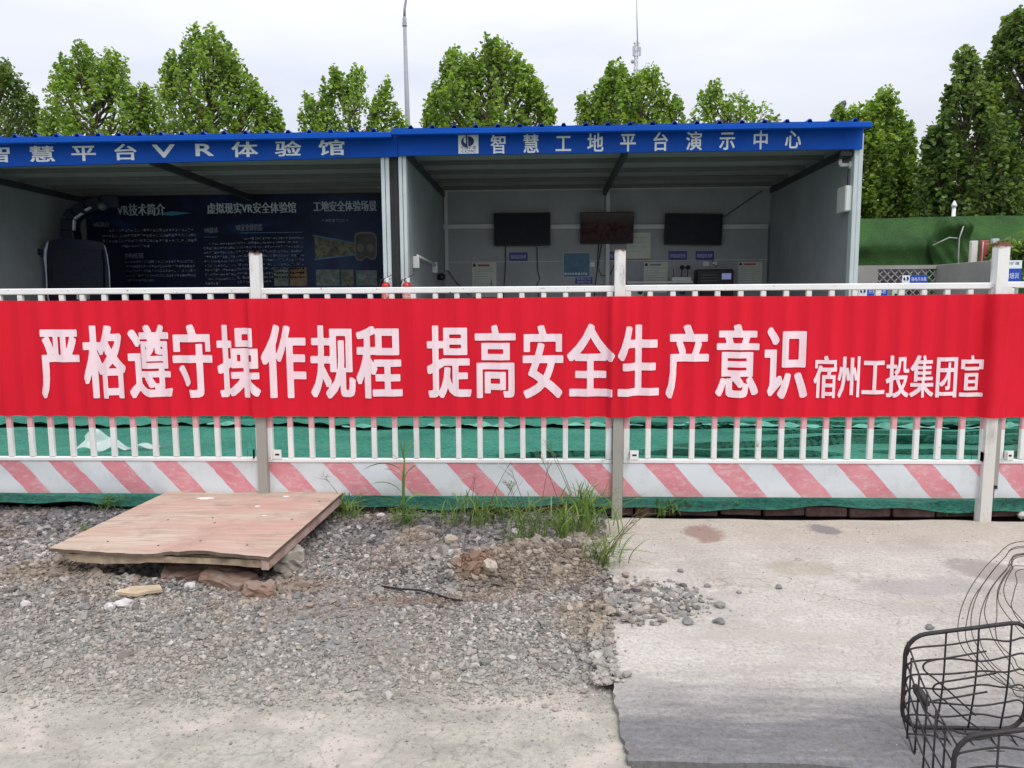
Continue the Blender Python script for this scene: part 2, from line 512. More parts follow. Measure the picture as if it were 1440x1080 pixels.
def mat_rail():
    g = NG('chipped_rail_paint'); p = g.pos()
    c = g.ramp(g.noise(p, 5, 4), (0.3, (0.68, 0.68, 0.67)), (0.7, (0.79, 0.79, 0.78)))
    ch = g.ramp(g.noise(g.scl(p, (1, 1, 2.5)), 26, 9, 0.65), (0.63, 0.0), (0.67, 1.0))
    g.set(g.b, 'Base_Color', g.mix(ch, c, (0.10, 0.065, 0.05))); g.set(g.b, 'Roughness', 0.45); return g.m


M['rail'] = mat_rail()


def mat_stripe(x0, period, slope=0.9):
    """white kick plate with hand painted slanting pink-red bars and scuffs"""
    g = NG('striped_kick_plate'); p = g.pos(); s = g.sep(p)
    wob = g.math('MULTIPLY', g.math('SUBTRACT', g.noise(p, 7, 4), 0.5), 0.035)
    u = g.math('ADD', g.math('ADD', s[0], g.math('MULTIPLY', g.math('SUBTRACT', s[2], 0.3234), slope)), wob)
    fr = g.math('FRACT', g.math('ADD', g.math('DIVIDE', g.math('SUBTRACT', u, x0), period), 20.0))
    red = g.math('LESS_THAN', fr, 0.47)
    scr = g.ramp(g.noise(g.scl(p, (1, 1, 2.2)), 16, 9, 0.75, 0.6), (0.50, 0.0), (0.66, 0.75))
    rc = g.mix(scr, g.ramp(g.noise(p, 5, 6), (0.3, (0.54, 0.18, 0.21)), (0.7, (0.62, 0.26, 0.29))), (0.62, 0.48, 0.49))
    dirt = g.ramp(g.noise(p, 9, 8, 0.7), (0.5, 0.0), (0.75, 0.55))
    wc = g.mix(dirt, (0.58, 0.615, 0.635), (0.40, 0.39, 0.37))
    c = g.mix(red, wc, rc)
    chip = g.ramp(g.noise(p, 30, 6, 0.6), (0.74, 0.0), (0.77, 1.0)); c = g.mix(chip, c, (0.12, 0.09, 0.07))
    low = g.math('MULTIPLY', g.math('SUBTRACT', 1.0, g.math('DIVIDE', g.math('SUBTRACT', s[2], 0.124), 0.05), clamp=True), g.noise(p, 12, 5))
    c = g.mix(g.math('MULTIPLY', low, 0.6), c, (0.30, 0.26, 0.21))
    g.set(g.b, 'Base_Color', c); g.set(g.b, 'Roughness', 0.5)
    g.bump(g.noise(p, 6, 4), 0.25, 0.01); return g.m


def mat_net():
    g = NG('green_dust_net'); p = g.pos()
    c = g.ramp(g.noise(p, 1.1, 6, 0.65), (0.3, (0.022, 0.130, 0.088)), (0.7, (0.048, 0.225, 0.158)))
    fine = g.noise(g.scl(p, (16, 34, 34)), 2.0, 5, 0.75)
    c = g.mix(0.85, c, g.ramp(fine, (0.3, 0.1), (0.7, 0.9)), 'OVERLAY')
    dust = g.ramp(g.noise(g.scl(p, (0.5, 1.4, 1)), 2.3, 7, 0.7), (0.5, 0.0), (0.8, 0.45)); c = g.mix(dust, c, (0.14, 0.26, 0.20))
    g.set(g.b, 'Base_Color', c); g.set(g.b, 'Roughness', 0.8); g.set(g.b, 'Specular_IOR_Level', 0.2)
    g.bump(g.math('ADD', fine, g.math('MULTIPLY', g.noise(p, 9, 5), 1.5)), 0.5, 0.02); return g.m


M['net'] = mat_net()
M['net_hem'] = pm('pale_net_hem', (0.11, 0.33, 0.25), 0.8, var=0.3, scale=9)


def mat_turf():
    g = NG('artificial_turf'); p = g.pos()
    c = g.ramp(g.noise(g.scl(p, (1, 1, 1.4)), 1.5, 6, 0.65), (0.28, (0.014, 0.050, 0.011)), (0.72, (0.052, 0.140, 0.028)))
    fine = g.noise(g.scl(p, (40, 40, 22)), 2.0, 4, 0.7); c = g.mix(0.8, c, g.ramp(fine, (0.3, 0.1), (0.7, 0.9)), 'OVERLAY')
    g.set(g.b, 'Base_Color', c); g.set(g.b, 'Roughness', 0.75); g.set(g.b, 'Specular_IOR_Level', 0.3)
    g.bump(fine, 0.9, 0.03); return g.m


M['turf'] = mat_turf()


def mat_poster():
    g = NG('dark_blue_poster'); p = g.pos()
    n = g.noise(g.scl(p, (0.6, 1, 1.2)), 1.3, 6, 0.6, 1.2)
    c = g.ramp(n, (0.35, (0.014, 0.014, 0.028)), (0.58, (0.014, 0.020, 0.055)), (0.8, (0.02, 0.07, 0.20)))
    s = g.sep(p); gl = g.math('SUBTRACT', 1.0, g.math('DIVIDE', g.math('ABSOLUTE', g.math('ADD', s[0], 3.6)), 1.4), clamp=True)
    c = g.mix(g.math('MULTIPLY', gl, g.math('MULTIPLY', n, 1.1)), c, (0.07, 0.095, 0.18))
    g.set(g.b, 'Base_Color', c); g.set(g.b, 'Roughness', 0.6); g.set(g.b, 'Specular_IOR_Level', 0.08); return g.m


M['poster'] = mat_poster()


def mat_photo(name, *cols):
    g = NG(name); p = g.pos(); n = g.noise(g.scl(p, (4, 1, 5)), 1.7, 3, 0.6, 0.8)
    k = len(cols); g.set(g.b, 'Base_Color', g.ramp(n, *[(0.28 + 0.44 * i / (k - 1), c) for i, c in enumerate(cols)])); g.set(g.b, 'Roughness', 0.5); return g.m


M['pic_site'] = mat_photo('site_picture', (0.012, 0.012, 0.010), (0.05, 0.05, 0.03), (0.16, 0.15, 0.08), (0.05, 0.10, 0.20))
M['pic_warm'] = mat_photo('warm_picture', (0.02, 0.05, 0.06), (0.16, 0.03, 0.02), (0.20, 0.12, 0.04), (0.10, 0.12, 0.12))
M['pic_pale'] = mat_photo('pale_picture', (0.03, 0.06, 0.05), (0.10, 0.13, 0.12), (0.20, 0.24, 0.26))
M['pic_screen'] = mat_photo('teal_board_picture', (0.02, 0.07, 0.16), (0.05, 0.14, 0.22), (0.03, 0.09, 0.17))
M['goggle'] = pm('goggle_print', (0.045, 0.04, 0.038), 0.5, var=0.3, scale=4)
M['goggle_rim'] = pm('goggle_rim_print', (0.13, 0.12, 0.11), 0.5)
M['glow_blue'] = pm('pale_blue_print', (0.05, 0.20, 0.33), 0.5, var=0.3)


def mat_plywood():
    g = NG('weathered_plywood'); p = g.co()
    gr = g.noise(g.scl(p, (1.6, 14, 14)), 2.2, 8, 0.65, 0.9)
    c = g.ramp(gr, (0.25, (0.27, 0.195, 0.14)), (0.5, (0.44, 0.355, 0.275)), (0.75, (0.54, 0.455, 0.37)))
    red = g.ramp(g.noise(g.scl(p, (0.9, 2.2, 1)), 1.9, 6, 0.6), (0.42, 0.0), (0.64, 0.65))
    c = g.mix(red, c, (0.47, 0.24, 0.20))
    st = g.ramp(g.noise(p, 7, 8, 0.7), (0.52, 0.0), (0.72, 0.7)); c = g.mix(st, c, (0.25, 0.195, 0.15))
    g.set(g.b, 'Base_Color', c); g.set(g.b, 'Roughness', 0.75); g.bump(gr, 0.3, 0.006); return g.m


M['ply'] = mat_plywood()
M['ply_edge'] = pm('plywood_edge', (0.13, 0.095, 0.07), 0.85, var=0.4, scale=18, bump=0.5, bscale=60, dirt=(0.09, 0.07, 0.05), dscale=8)
M['batten'] = pm('batten_wood', (0.33, 0.255, 0.175), 0.8, var=0.45, scale=16, bump=0.4, bscale=30, dirt=(0.14, 0.10, 0.07), dscale=5)
M['batten_pink'] = pm('pink_stained_batten', (0.40, 0.26, 0.23), 0.8, var=0.3, scale=9, bump=0.4, bscale=30, dirt=(0.42, 0.38, 0.33), dscale=4, dlo=0.45, dhi=0.6)


def mat_ground(name, kind):
    g = NG(name); p = g.pos(); s = g.sep(p)
    big = g.noise(p, 1.7, 7, 0.65); fine = g.noise(p, 55, 6, 0.7); mid = g.noise(p, 9, 7, 0.7)
    soil = g.ramp(mid, (0.3, (0.13, 0.105, 0.08)), (0.7, (0.24, 0.20, 0.155)))
    grey = g.ramp(fine, (0.25, (0.13, 0.125, 0.12)), (0.75, (0.36, 0.35, 0.335)))
    c = g.mix(g.ramp(big, (0.42, 0.0), (0.62, 0.9)), grey, soil)
    fines = g.ramp(g.noise(p, 3.2, 9, 0.7), (0.3, (0.36, 0.34, 0.285)), (0.5, (0.45, 0.43, 0.36)), (0.7, (0.50, 0.47, 0.405)))
    speck = g.ramp(g.noise(p, 55, 9, 0.85), (0.35, 0.35), (0.6, 1.0)); fines = g.mix(0.5, fines, speck, 'MULTIPLY')
    pk = g.ramp(g.noise(g.scl(p, (1, 1.6, 1)), 2.6, 6, 0.6), (0.5, 0.0), (0.58, 0.6)); fines = g.mix(pk, fines, (0.56, 0.49, 0.43))
    gp_ = g.ramp(g.noise(g.scl(p, (1, 1.5, 1)), 4.1, 7, 0.65), (0.50, 0.0), (0.63, 0.7)); fines = g.mix(gp_, fines, (0.29, 0.275, 0.24))
    yy = g.math('ADD', s[1], g.math('MULTIPLY', g.math('SUBTRACT', g.noise(p, 2.4, 6), 0.5), 0.7))
    front = g.ramp(g.n('MapRange', i0=yy, i1=2.55, i2=2.2).outputs[0], (0.0, 0.0), (1.0, 1.0))
    c = g.mix(front, c, fines)
    crk = g.n('TexVoronoi', {'feature': 'DISTANCE_TO_EDGE'}, Vector=g.n('VectorMath', {'operation': 'ADD'}, i0=p, i1=g.n('TexNoise', Vector=p, Scale=5.0, Detail=5.0).outputs[1]).outputs[0], Scale=1.7).outputs[0]
    cm = g.math('MULTIPLY', g.math('MULTIPLY', front, g.ramp(g.noise(p, 2, 3), (0.42, 0.0), (0.52, 1.0))), g.ramp(crk, (0.0, 0.45), (0.025, 0.0)))
    c = g.mix(cm, c, (0.17, 0.16, 0.14))
    if kind == 'wide': c = g.mix(0.0, c, c)
    g.set(g.b, 'Base_Color', c); g.set(g.b, 'Roughness', 0.9); g.set(g.b, 'Specular_IOR_Level', 0.2)
    g.bump(g.math('ADD', fine, g.math('MULTIPLY', mid, 1.2)), 0.7, 0.012); return g.m


M['ground'] = mat_ground('gravelly_ground', 'near')


MOUND = ((745, 800, 0.36, 0.20, (0.19, 0.145, 0.105), 0.7), (668, 800, 0.11, 0.08, (0.18, 0.105, 0.068), 0.8), (600, 835, 0.36, 0.06, (0.19, 0.13, 0.09), 0.7), (90, 800, 0.40, 0.17, (0.20, 0.155, 0.115), 0.7), (470, 850, 0.25, 0.07, (0.20, 0.15, 0.11), 0.6), (560, 790, 0.2, 0.08, (0.19, 0.15, 0.115), 0.55), (430, 815, 0.16, 0.10, (0.20, 0.14, 0.10), 0.6), (820, 860, 0.12, 0.2, (0.25, 0.19, 0.125), 0.6))


def mat_gravel():
    g = NG('crushed_stone'); p = g.pos(); r = g.rnd(); s = g.sep(p)
    c = g.ramp(r, (0.0, (0.060, 0.057, 0.055)), (0.30, (0.165, 0.157, 0.147)), (0.62, (0.275, 0.262, 0.242)), (0.8, (0.29, 0.235, 0.20)), (0.94, (0.40, 0.38, 0.35)), (1.0, (0.52, 0.50, 0.47)))
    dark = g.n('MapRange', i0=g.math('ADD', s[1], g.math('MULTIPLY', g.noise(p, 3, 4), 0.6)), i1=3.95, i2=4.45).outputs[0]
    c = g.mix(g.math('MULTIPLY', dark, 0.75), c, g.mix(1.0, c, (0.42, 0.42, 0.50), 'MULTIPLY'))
    soil = g.ramp(g.noise(p, 2.1, 6, 0.65), (0.48, 0.0), (0.64, 0.55)); c = g.mix(soil, c, g.mix(r, (0.20, 0.14, 0.095), (0.34, 0.27, 0.20)))
    for px, py, rx, ry, col, amt in MOUND:
        q = G(px, py); d = g.math('ADD', g.math('POWER', g.math('DIVIDE', g.math('SUBTRACT', s[0], float(q[0])), rx), 2.0), g.math('POWER', g.math('DIVIDE', g.math('SUBTRACT', s[1], float(q[1])), ry), 2.0))
        f = g.math('MULTIPLY', g.n('MapRange', i0=g.math('ADD', d, g.math('MULTIPLY', g.math('SUBTRACT', g.noise(p, 9, 5), 0.5), 1.6)), i1=1.2, i2=0.4).outputs[0], amt); c = g.mix(f, c, g.mix(r, tuple(x * 0.65 for x in col), tuple(min(1, x * 1.35) for x in col)))
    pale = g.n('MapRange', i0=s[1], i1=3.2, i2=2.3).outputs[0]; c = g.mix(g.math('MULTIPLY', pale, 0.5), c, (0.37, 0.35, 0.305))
    g.set(g.b, 'Base_Color', c); g.set(g.b, 'Roughness', 0.85); g.set(g.b, 'Specular_IOR_Level', 0.25); return g.m


M['gravel'] = mat_gravel()


def mat_slab():
    g = NG('worn_concrete'); p = g.pos(); s = g.sep(p)
    c = g.ramp(g.noise(p, 2.2, 8, 0.65), (0.28, (0.41, 0.38, 0.335)), (0.5, (0.50, 0.47, 0.42)), (0.72, (0.57, 0.545, 0.50)))
    speck = g.ramp(g.noise(p, 60, 8, 0.85), (0.36, 0.22), (0.55, 1.0)); c = g.mix(0.6, c, speck, 'MULTIPLY')
    blot = g.ramp(g.noise(g.scl(p, (1, 1.5, 1)), 3.3, 9, 0.72, 0.5), (0.48, 0.0), (0.66, 0.6)); c = g.mix(blot, c, (0.34, 0.315, 0.285))
    wht = g.ramp(g.noise(g.scl(p, (1, 1.7, 1)), 4.6, 9, 0.75, 0.4), (0.56, 0.0), (0.68, 0.6)); c = g.mix(wht, c, (0.64, 0.60, 0.55))
    yel = g.n('MapRange', i0=s[1], i1=3.6, i2=4.3).outputs[0]; c = g.mix(g.math('MULTIPLY', yel, 0.5), c, (0.40, 0.33, 0.24))
    # the strip along the front of the slab is dark and wet-looking, dragged into streaks
    yy = g.math('ADD', s[1], g.math('MULTIPLY', g.math('SUBTRACT', g.noise(g.scl(p, (0.7, 4, 1)), 2.5, 8, 0.7), 0.5), 0.55))
    wet = g.n('MapRange', i0=yy, i1=2.44, i2=2.10).outputs[0]
    st = g.noise(g.scl(p, (2.0, 9, 1)), 3, 10, 0.78); wc = g.ramp(st, (0.25, (0.10, 0.10, 0.103)), (0.55, (0.18, 0.178, 0.182)), (0.78, (0.36, 0.355, 0.355)))
    wc = g.mix(0.5, wc, speck, 'MULTIPLY')
    c = g.mix(g.math('MULTIPLY', wet, 0.95), c, wc)
    # stains with a shape of their own
    def stain(c, px, py, rx, ry, col, amt, rot=0.0):
        q = G(px, py); dx = g.math('SUBTRACT', s[0], float(q[0])); dy = g.math('SUBTRACT', s[1], float(q[1]))
        a = g.math('ADD', g.math('MULTIPLY', dx, math.cos(rot) / rx), g.math('MULTIPLY', dy, math.sin(rot) / rx))
        b = g.math('ADD', g.math('MULTIPLY', dx, -math.sin(rot) / ry), g.math('MULTIPLY', dy, math.cos(rot) / ry))
        d = g.math('SQRT', g.math('ADD', g.math('MULTIPLY', a, a), g.math('MULTIPLY', b, b)))
        d = g.math('ADD', d, g.math('MULTIPLY', g.math('SUBTRACT', g.noise(p, 7, 9, 0.75), 0.5), 2.2))
        f = g.n('MapRange', i0=d, i1=1.15, i2=0.75).outputs[0]
        return g.mix(g.math('MULTIPLY', f, amt), c, col)
    c = stain(c, 991, 750, 0.10, 0.14, (0.24, 0.145, 0.12), 0.75)
    c = stain(c, 1160, 745, 0.08, 0.08, (0.16, 0.155, 0.16), 0.75)
    c = stain(c, 1305, 825, 0.28, 0.10, (0.30, 0.29, 0.28), 0.55, 0.1)
    c = stain(c, 1395, 803, 0.20, 0.13, (0.25, 0.225, 0.205), 0.75, -0.5)
    c = stain(c, 1130, 800, 0.18, 0.10, (0.30, 0.27, 0.19), 0.45)
    c = stain(c, 1090, 895, 0.30, 0.05, (0.40, 0.36, 0.31), 0.6)
    crk = g.n('TexVoronoi', {'feature': 'DISTANCE_TO_EDGE'}, Vector=g.n('VectorMath', {'operation': 'ADD'}, i0=p, i1=g.n('TexNoise', Vector=p, Scale=4.0, Detail=6.0).outputs[1]).outputs[0], Scale=1.1).outputs[0]
    cm = g.math('MULTIPLY', g.ramp(g.noise(p, 1.3, 3), (0.47, 0.0), (0.57, 1.0)), g.ramp(crk, (0.0, 0.6), (0.014, 0.0))); c = g.mix(cm, c, (0.20, 0.165, 0.13))
    g.set(g.b, 'Base_Color', c); g.set(g.b, 'Roughness', 0.85); g.set(g.b, 'Specular_IOR_Level', 0.25)
    g.bump(g.noise(p, 70, 8, 0.8), 0.55, 0.006); return g.m


M['slab'] = mat_slab()


def mat_leaf(name, dark, light, tr):
    g = NG(name); p = g.pos(); r = g.rnd()
    cl = g.noise(p, 0.9, 4); u = g.math('ADD', g.math('MULTIPLY', r, 0.6), g.math('MULTIPLY', cl, 0.4))
    c = g.ramp(u, (0.15, dark), (0.6, tuple((a + b) / 2 for a, b in zip(dark, light))), (0.9, light))
    g.set(g.b, 'Base_Color', c); g.set(g.b, 'Roughness', 0.45); g.set(g.b, 'Specular_IOR_Level', 0.35)
    t = g.n('BsdfTranslucent', Color=g.mix(1.0, c, tr, 'MULTIPLY')); mx = g.n('MixShader', i0=0.38, i1=g.b.outputs[0], i2=t.outputs[0])
    g.t.links.new(mx.outputs[0], g.out.inputs[0]); return g.m


M['leaf'] = mat_leaf('plane_tree_leaves', (0.060, 0.130, 0.022), (0.37, 0.51, 0.115), (1.9, 1.9, 0.8))
M['leaf_dark'] = mat_leaf('dark_leaves', (0.032, 0.072, 0.024), (0.25, 0.36, 0.10), (1.8, 1.8, 0.8))
M['grass'] = mat_leaf('weed_leaves', (0.06, 0.13, 0.025), (0.26, 0.37, 0.10), (1.6, 1.6, 0.8))
M['grass_dry'] = mat_leaf('drying_weed_leaves', (0.10, 0.105, 0.03), (0.28, 0.24, 0.10), (1.4, 1.3, 0.8))


def mat_clear():
    g = NG('cloudy_plastic_film'); g.set(g.b, 'Base_Color', (0.75, 0.8, 0.78)); g.set(g.b, 'Roughness', 0.3)
    t = g.n('BsdfTransparent'); mx = g.n('MixShader', i0=0.5, i1=t.outputs[0], i2=g.b.outputs[0]); g.t.links.new(mx.outputs[0], g.out.inputs[0]); return g.m


M['film'] = mat_clear()
M['cement_board'] = pm('grey_cement_board', (0.30, 0.29, 0.27), 0.8, var=0.12, scale=2.5, bump=0.15, bscale=20)
M['lattice'] = pm('steel_lattice', (0.35, 0.35, 0.33), 0.5, var=0.3, scale=20)
M['sample_white'] = pm('white_sample_board', (0.66, 0.62, 0.58), 0.5, var=0.06)
M['sample_red'] = pm('red_sample_board', (0.42, 0.075, 0.085), 0.5, var=0.15)
M['sample_blue'] = pm('pale_blue_sample_board', (0.46, 0.53, 0.56), 0.5, var=0.06)
M['far_white'] = pm('white_render', (0.70, 0.71, 0.72), 0.7, var=0.06)

# ================================================================ ground
FY = 4.2065                      # the fence plane
ZP, ZR, ZBT, ZBB, ZK, ZKB = 1.504, 1.313, 1.2486, 0.5835, 0.3234, 0.124
_oct = [(rng.uniform(0.7, 1.3, 2), rng.uniform(0, 6.28, 2)) for _ in range(24)]


def fbm(x, y, s, k0=0):
    a = 0; w = 1.0
    for o in range(4):
        (fx, fy), (p0, p1) = _oct[(k0 + o) % 24]
        a = a + w * np.sin(x * s * fx + p0 + 1.7 * np.sin(y * s * fy * 0.6 + p1)) * np.cos(y * s * fy + p1 + 1.3 * np.sin(x * s * fx * 0.7 + p0))
        s *= 2.1; w *= 0.5
    return a / 1.9


def slab_edge(y):
    return np.interp(y, [1.0, 1.9, 2.27, 2.77, 3.4, 4.2, 4.35], [0.22, 0.216, 0.213, 0.224, 0.27, 0.34, 0.35])


mc = [G(655, 790), G(760, 785), G(820, 775)]


def hg(x, y):
    """height of the gravel ground left of the slab"""
    h = -0.038 + 0.020 * fbm(x, y, 2.4) + 0.008 * fbm(x, y, 7, 5)
    for q, a, sx_, sy_ in ((mc[0], 0.075, 0.30, 0.16), (mc[1], 0.10, 0.22, 0.18), (mc[2], 0.065, 0.12, 0.3), (G(120, 800), 0.04, 0.5, 0.25), (G(330, 850), 0.02, 0.4, 0.15)):
        h = h + a * np.exp(-((x - q[0]) / sx_) ** 2 - ((y - q[1]) / sy_) ** 2)
    h = h + np.clip((y - 3.6) / 0.7, 0, 1) * 0.035
    hb = G(225, 800); h = h - 0.075 * np.exp(-((x - hb[0]) / 0.45) ** 4 - ((y - hb[1] - 0.10) / 0.16) ** 4)
    hole = G(640, 800); h = h - 0.07 * np.exp(-((x - hole[0] - 0.1) / 0.16) ** 2 - ((y - hole[1] + 0.13) / 0.06) ** 2)
    f = np.clip((2.45 - y) / 0.3, 0, 1)
    h = h * (1 - 0.75 * f) + f * (-0.012 + 0.004 * fbm(x, y, 3, 9))
    return h


def ground_sheet():
    def axis(a, b, step, far):
        c = list(np.arange(a, b, step)) + [b]; l = []; s = 0.6; q = a
        while q > -far: q -= s; s *= 1.5; l.append(q)
        r = []; s = 0.6; q = b
        while q < far: q += s; s *= 1.5; r.append(q)
        return np.array(l[::-1] + c + r)
    xs = axis(-4.6, 0.75, 0.03, 400); ys = axis(0.9, 4.6, 0.03, 600)
    X, Y = np.meshgrid(xs, ys); Z = hg(X, Y)
    inn = np.clip((X + 5.0) / 0.5, 0, 1) * np.clip((0.62 - X) / 0.2, 0, 1) * np.clip((Y - 0.7) / 0.3, 0, 1) * np.clip((4.45 - Y) / 0.15, 0, 1)
    e = slab_edge(Y); und = np.clip((X - e - 0.016) / 0.03, 0, 1)
    Z = Z * inn + (1 - inn) * -0.05
    Z = Z * (1 - und) + und * -0.125
    nx, ny = len(xs), len(ys); i = np.arange(nx - 1); j = np.arange(ny - 1); I, J = np.meshgrid(i, j)
    a = (J * nx + I).ravel(); f = np.stack([a, a + 1, a + nx + 1, a + nx], 1)
    me = np_mesh('ground', np.stack([X.ravel(), Y.ravel(), Z.ravel()], 1), f.ravel(), np.full(len(f), 4), True)
    tag(link('ground', me, M['ground']), kind='structure')


ground_sheet()


def slab():
    ys = [1.925, 1.95] + list(np.linspace(1.97, 4.17, 90)) + [4.2]; jit = {round(y, 5): abs(rng.normal(0, 0.006)) + (0.018 if rng.uniform() < 0.06 else 0) for y in ys}; mb = MB()
    x1 = 7.5; top = []; nx = 60
    def fn(u, v):
        y = np.interp(v, np.linspace(0, 1, len(ys)), ys)
        if v == 1: y = y + 0.0 + 0.012 * math.sin(u * 31) + 0.01 * math.sin(u * 77)
        e = slab_edge(y); x = e + (x1 - e) * u
        if v == 0: y = y + 0.008 * math.sin(u * 40) + 0.006 * math.sin(u * 113 + 1)
        return (x + (0.004 * math.sin(y * 30) + jit.get(round(float(y), 5), 0.004) if u == 0 else 0), y, 0.0 - (0.006 if v in (0, 1) or u == 0 else 0))
    mb.grid(fn, nx, len(ys), True)
    n = len(ys)
    low = [fn(i / (nx - 1), 0) for i in range(nx)]; mb.add([(x, y, z) for x, y, z in low] + [(x, y + 0.015, -0.16) for x, y, z in low], [(i, i + 1 + 0, nx + i + 1, nx + i)[::-1] for i in range(nx - 1)])
    lf = [fn(0, j / (n - 1)) for j in range(n)]; mb.add([(x, y, z) for x, y, z in lf] + [(x + 0.01, y, -0.16) for x, y, z in lf], [(j, j + 1, n + j + 1, n + j) for j in range(n - 1)])
    bk = [fn(i / (nx - 1), 1) for i in range(nx)]; mb.add([(x, y, z) for x, y, z in bk] + [(x, y, -0.16) for x, y, z in bk], [(i, i + 1, nx + i + 1, nx + i) for i in range(nx - 1)])
    tag(mb.build('concrete_slab', M['slab']), kind='structure')
    # dark soil in the gap between slab and brick course
    mb = MB(); mb.grid(lambda u, v: (-4 + 12 * u, 4.16 + 0.35 * v, -0.03 + 0.012 * float(fbm(np.array(u * 12.), np.array(v * 2.), 9)) - 0.02 * (1 - v)), 240, 8)
    tag(mb.build('soil_strip', pm('dark_soil', (0.045, 0.034, 0.026), 0.95, var=0.4, scale=20, bump=0.8, bscale=60)), kind='structure')


slab()

# ---------------------------------------------------------------- gravel
_ico = bmesh.new(); bmesh.ops.create_icosphere(_ico, subdivisions=1, radius=1.0)
ICO_V = np.array([v.co[:] for v in _ico.verts]); ICO_F = np.array([[v.index for v in f.verts] for f in _ico.faces]); _ico.free()


def stones(xy, z, size, flat=0.65):
    n = len(size); V0 = ICO_V[None] * (1 + rng.uniform(-0.34, 0.34, (n, 12, 1)))
    V0 = V0 * (size[:, None, None] * np.stack([rng.uniform(0.75, 1.3, n), rng.uniform(0.75, 1.3, n), rng.uniform(0.45, 0.9, n) * flat / 0.65], 1)[:, None, :])
    a = rng.uniform(0, 6.283, n); b = rng.uniform(-0.6, 0.6, n)
    ca, sa, cb, sb = np.cos(a), np.sin(a), np.cos(b), np.sin(b)
    X, Y, Z = V0[..., 0], V0[..., 1], V0[..., 2]
    Y, Z = Y * cb[:, None] - Z * sb[:, None], Y * sb[:, None] + Z * cb[:, None]
    X, Y = X * ca[:, None] - Y * sa[:, None], X * sa[:, None] + Y * ca[:, None]
    P = np.stack([X + xy[:, 0:1], Y + xy[:, 1:2], Z + (z + size * 0.28)[:, None]], -1)
    F_ = (ICO_F[None] + (np.arange(n) * 12)[:, None, None]).reshape(-1)
    return P.reshape(-1, 3), F_


def gravel():
    P = []; S = []
    # main spread, coarser and denser towards the back
    n = 125000; x = rng.uniform(-4.2, 0.36, n); y = rng.uniform(2.15, 4.33, n)
    lim = slab_edge(y) - 0.006
    d = np.clip((y - 2.2 - 0.22 * fbm(x, y, 2.0, 3)) / 0.35, 0.02, 1)
    soil = fbm(x, y, 2.1, 12); keep = (x < lim) & (rng.uniform(0, 1, n) < d * np.where(soil > 0.4, 0.4, 1.0))
    x, y = x[keep], y[keep]; s = rng.lognormal(np.log(0.0052), 0.42, len(x)) * (1 + 0.8 * np.clip((y - 3.5) / 0.6, 0, 1)); s = np.clip(s, 0.0022, 0.021)
    P.append(np.stack([x, y, hg(x, y)], 1)); S.append(s)
    # clods of earth heaped on the low mound
    for px, py, sx_, sy_, n, m0 in ((740, 790, 0.26, 0.13, 1500, 0.008), (668, 803, 0.07, 0.05, 260, 0.009), (640, 790, 0.12, 0.06, 420, 0.009), (800, 795, 0.10, 0.16, 500, 0.008), (100, 800, 0.25, 0.1, 500, 0.010), (395, 815, 0.07, 0.05, 160, 0.013)):
        q = G(px, py); x = q[0] + rng.normal(0, sx_, n); y = q[1] + rng.normal(0, sy_, n); keep = (x < slab_edge(y) - 0.01) & (y < 4.25); x, y = x[keep], y[keep]
        P.append(np.stack([x, y, hg(x, y)], 1)); S.append(rng.lognormal(np.log(m0), 0.45, len(x)).clip(0.004, 0.034))
    # loose stones lodged along the edge of the slab
    n = 1300; y = 2.35 + np.abs(rng.normal(0, 1, n)) * 0.6; x = slab_edge(y) + rng.normal(-0.012, 0.02, n); keep = y < 3.9; x, y = x[keep], y[keep]
    P.append(np.stack([x, y, np.where(x > slab_edge(y), 0.0, -0.014)], 1)); S.append(rng.lognormal(np.log(0.0065), 0.45, len(x)).clip(0.002, 0.018))
    # grit scattered over the compacted front
    n = 16000; x = rng.uniform(-3.5, 0.2, n); y = 2.45 - np.abs(rng.normal(0, 0.22, n)) - 0.5 * rng.uniform(0, 1, n) * (rng.uniform(0, 1, n) < 0.2); keep = x < slab_edge(y) - 0.01
    x, y = x[keep], y[keep]; P.append(np.stack([x, y, hg(x, y)], 1)); S.append(rng.lognormal(np.log(0.0016), 0.5, len(x)).clip(0.0008, 0.006))
    # spill across the corner of the slab
    n = 2400; c = G(890, 843); x = c[0] + rng.normal(0, 0.16, n) - 0.03; y = c[1] + rng.normal(0, 0.13, n) + 0.25 * (x - c[0]) * 0
    keep = (x > slab_edge(y)) & (((x - c[0]) / 0.36) ** 2 + ((y - c[1]) / 0.27) ** 2 + 0.55 * fbm(x, y, 9.0, 4) < rng.uniform(0.35, 1.1, n))
    x, y = x[keep], y[keep]; P.append(np.stack([x, y, np.zeros(len(x)) + 0.001 + 0.012 * np.exp(-((x - slab_edge(y)) / 0.12) ** 2)], 1)); S.append(rng.lognormal(np.log(0.0072), 0.5, len(x)).clip(0.002, 0.022))
    # crumbs over the rest of the slab
    n = 1100; x = rng.uniform(0.3, 4.5, n); y = rng.uniform(1.95, 4.15, n); P.append(np.stack([x, y, np.zeros(n)], 1)); S.append(rng.uniform(0.0008, 0.0034, n))
    P = np.concatenate(P); S = np.concatenate(S)
    v, f = stones(P[:, :2], P[:, 2], S)
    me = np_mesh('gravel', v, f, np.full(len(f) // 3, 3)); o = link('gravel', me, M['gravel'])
    tag(o, 'grey crushed stone gravel spread in front of the fence', 'gravel', kind='stuff')


gravel()


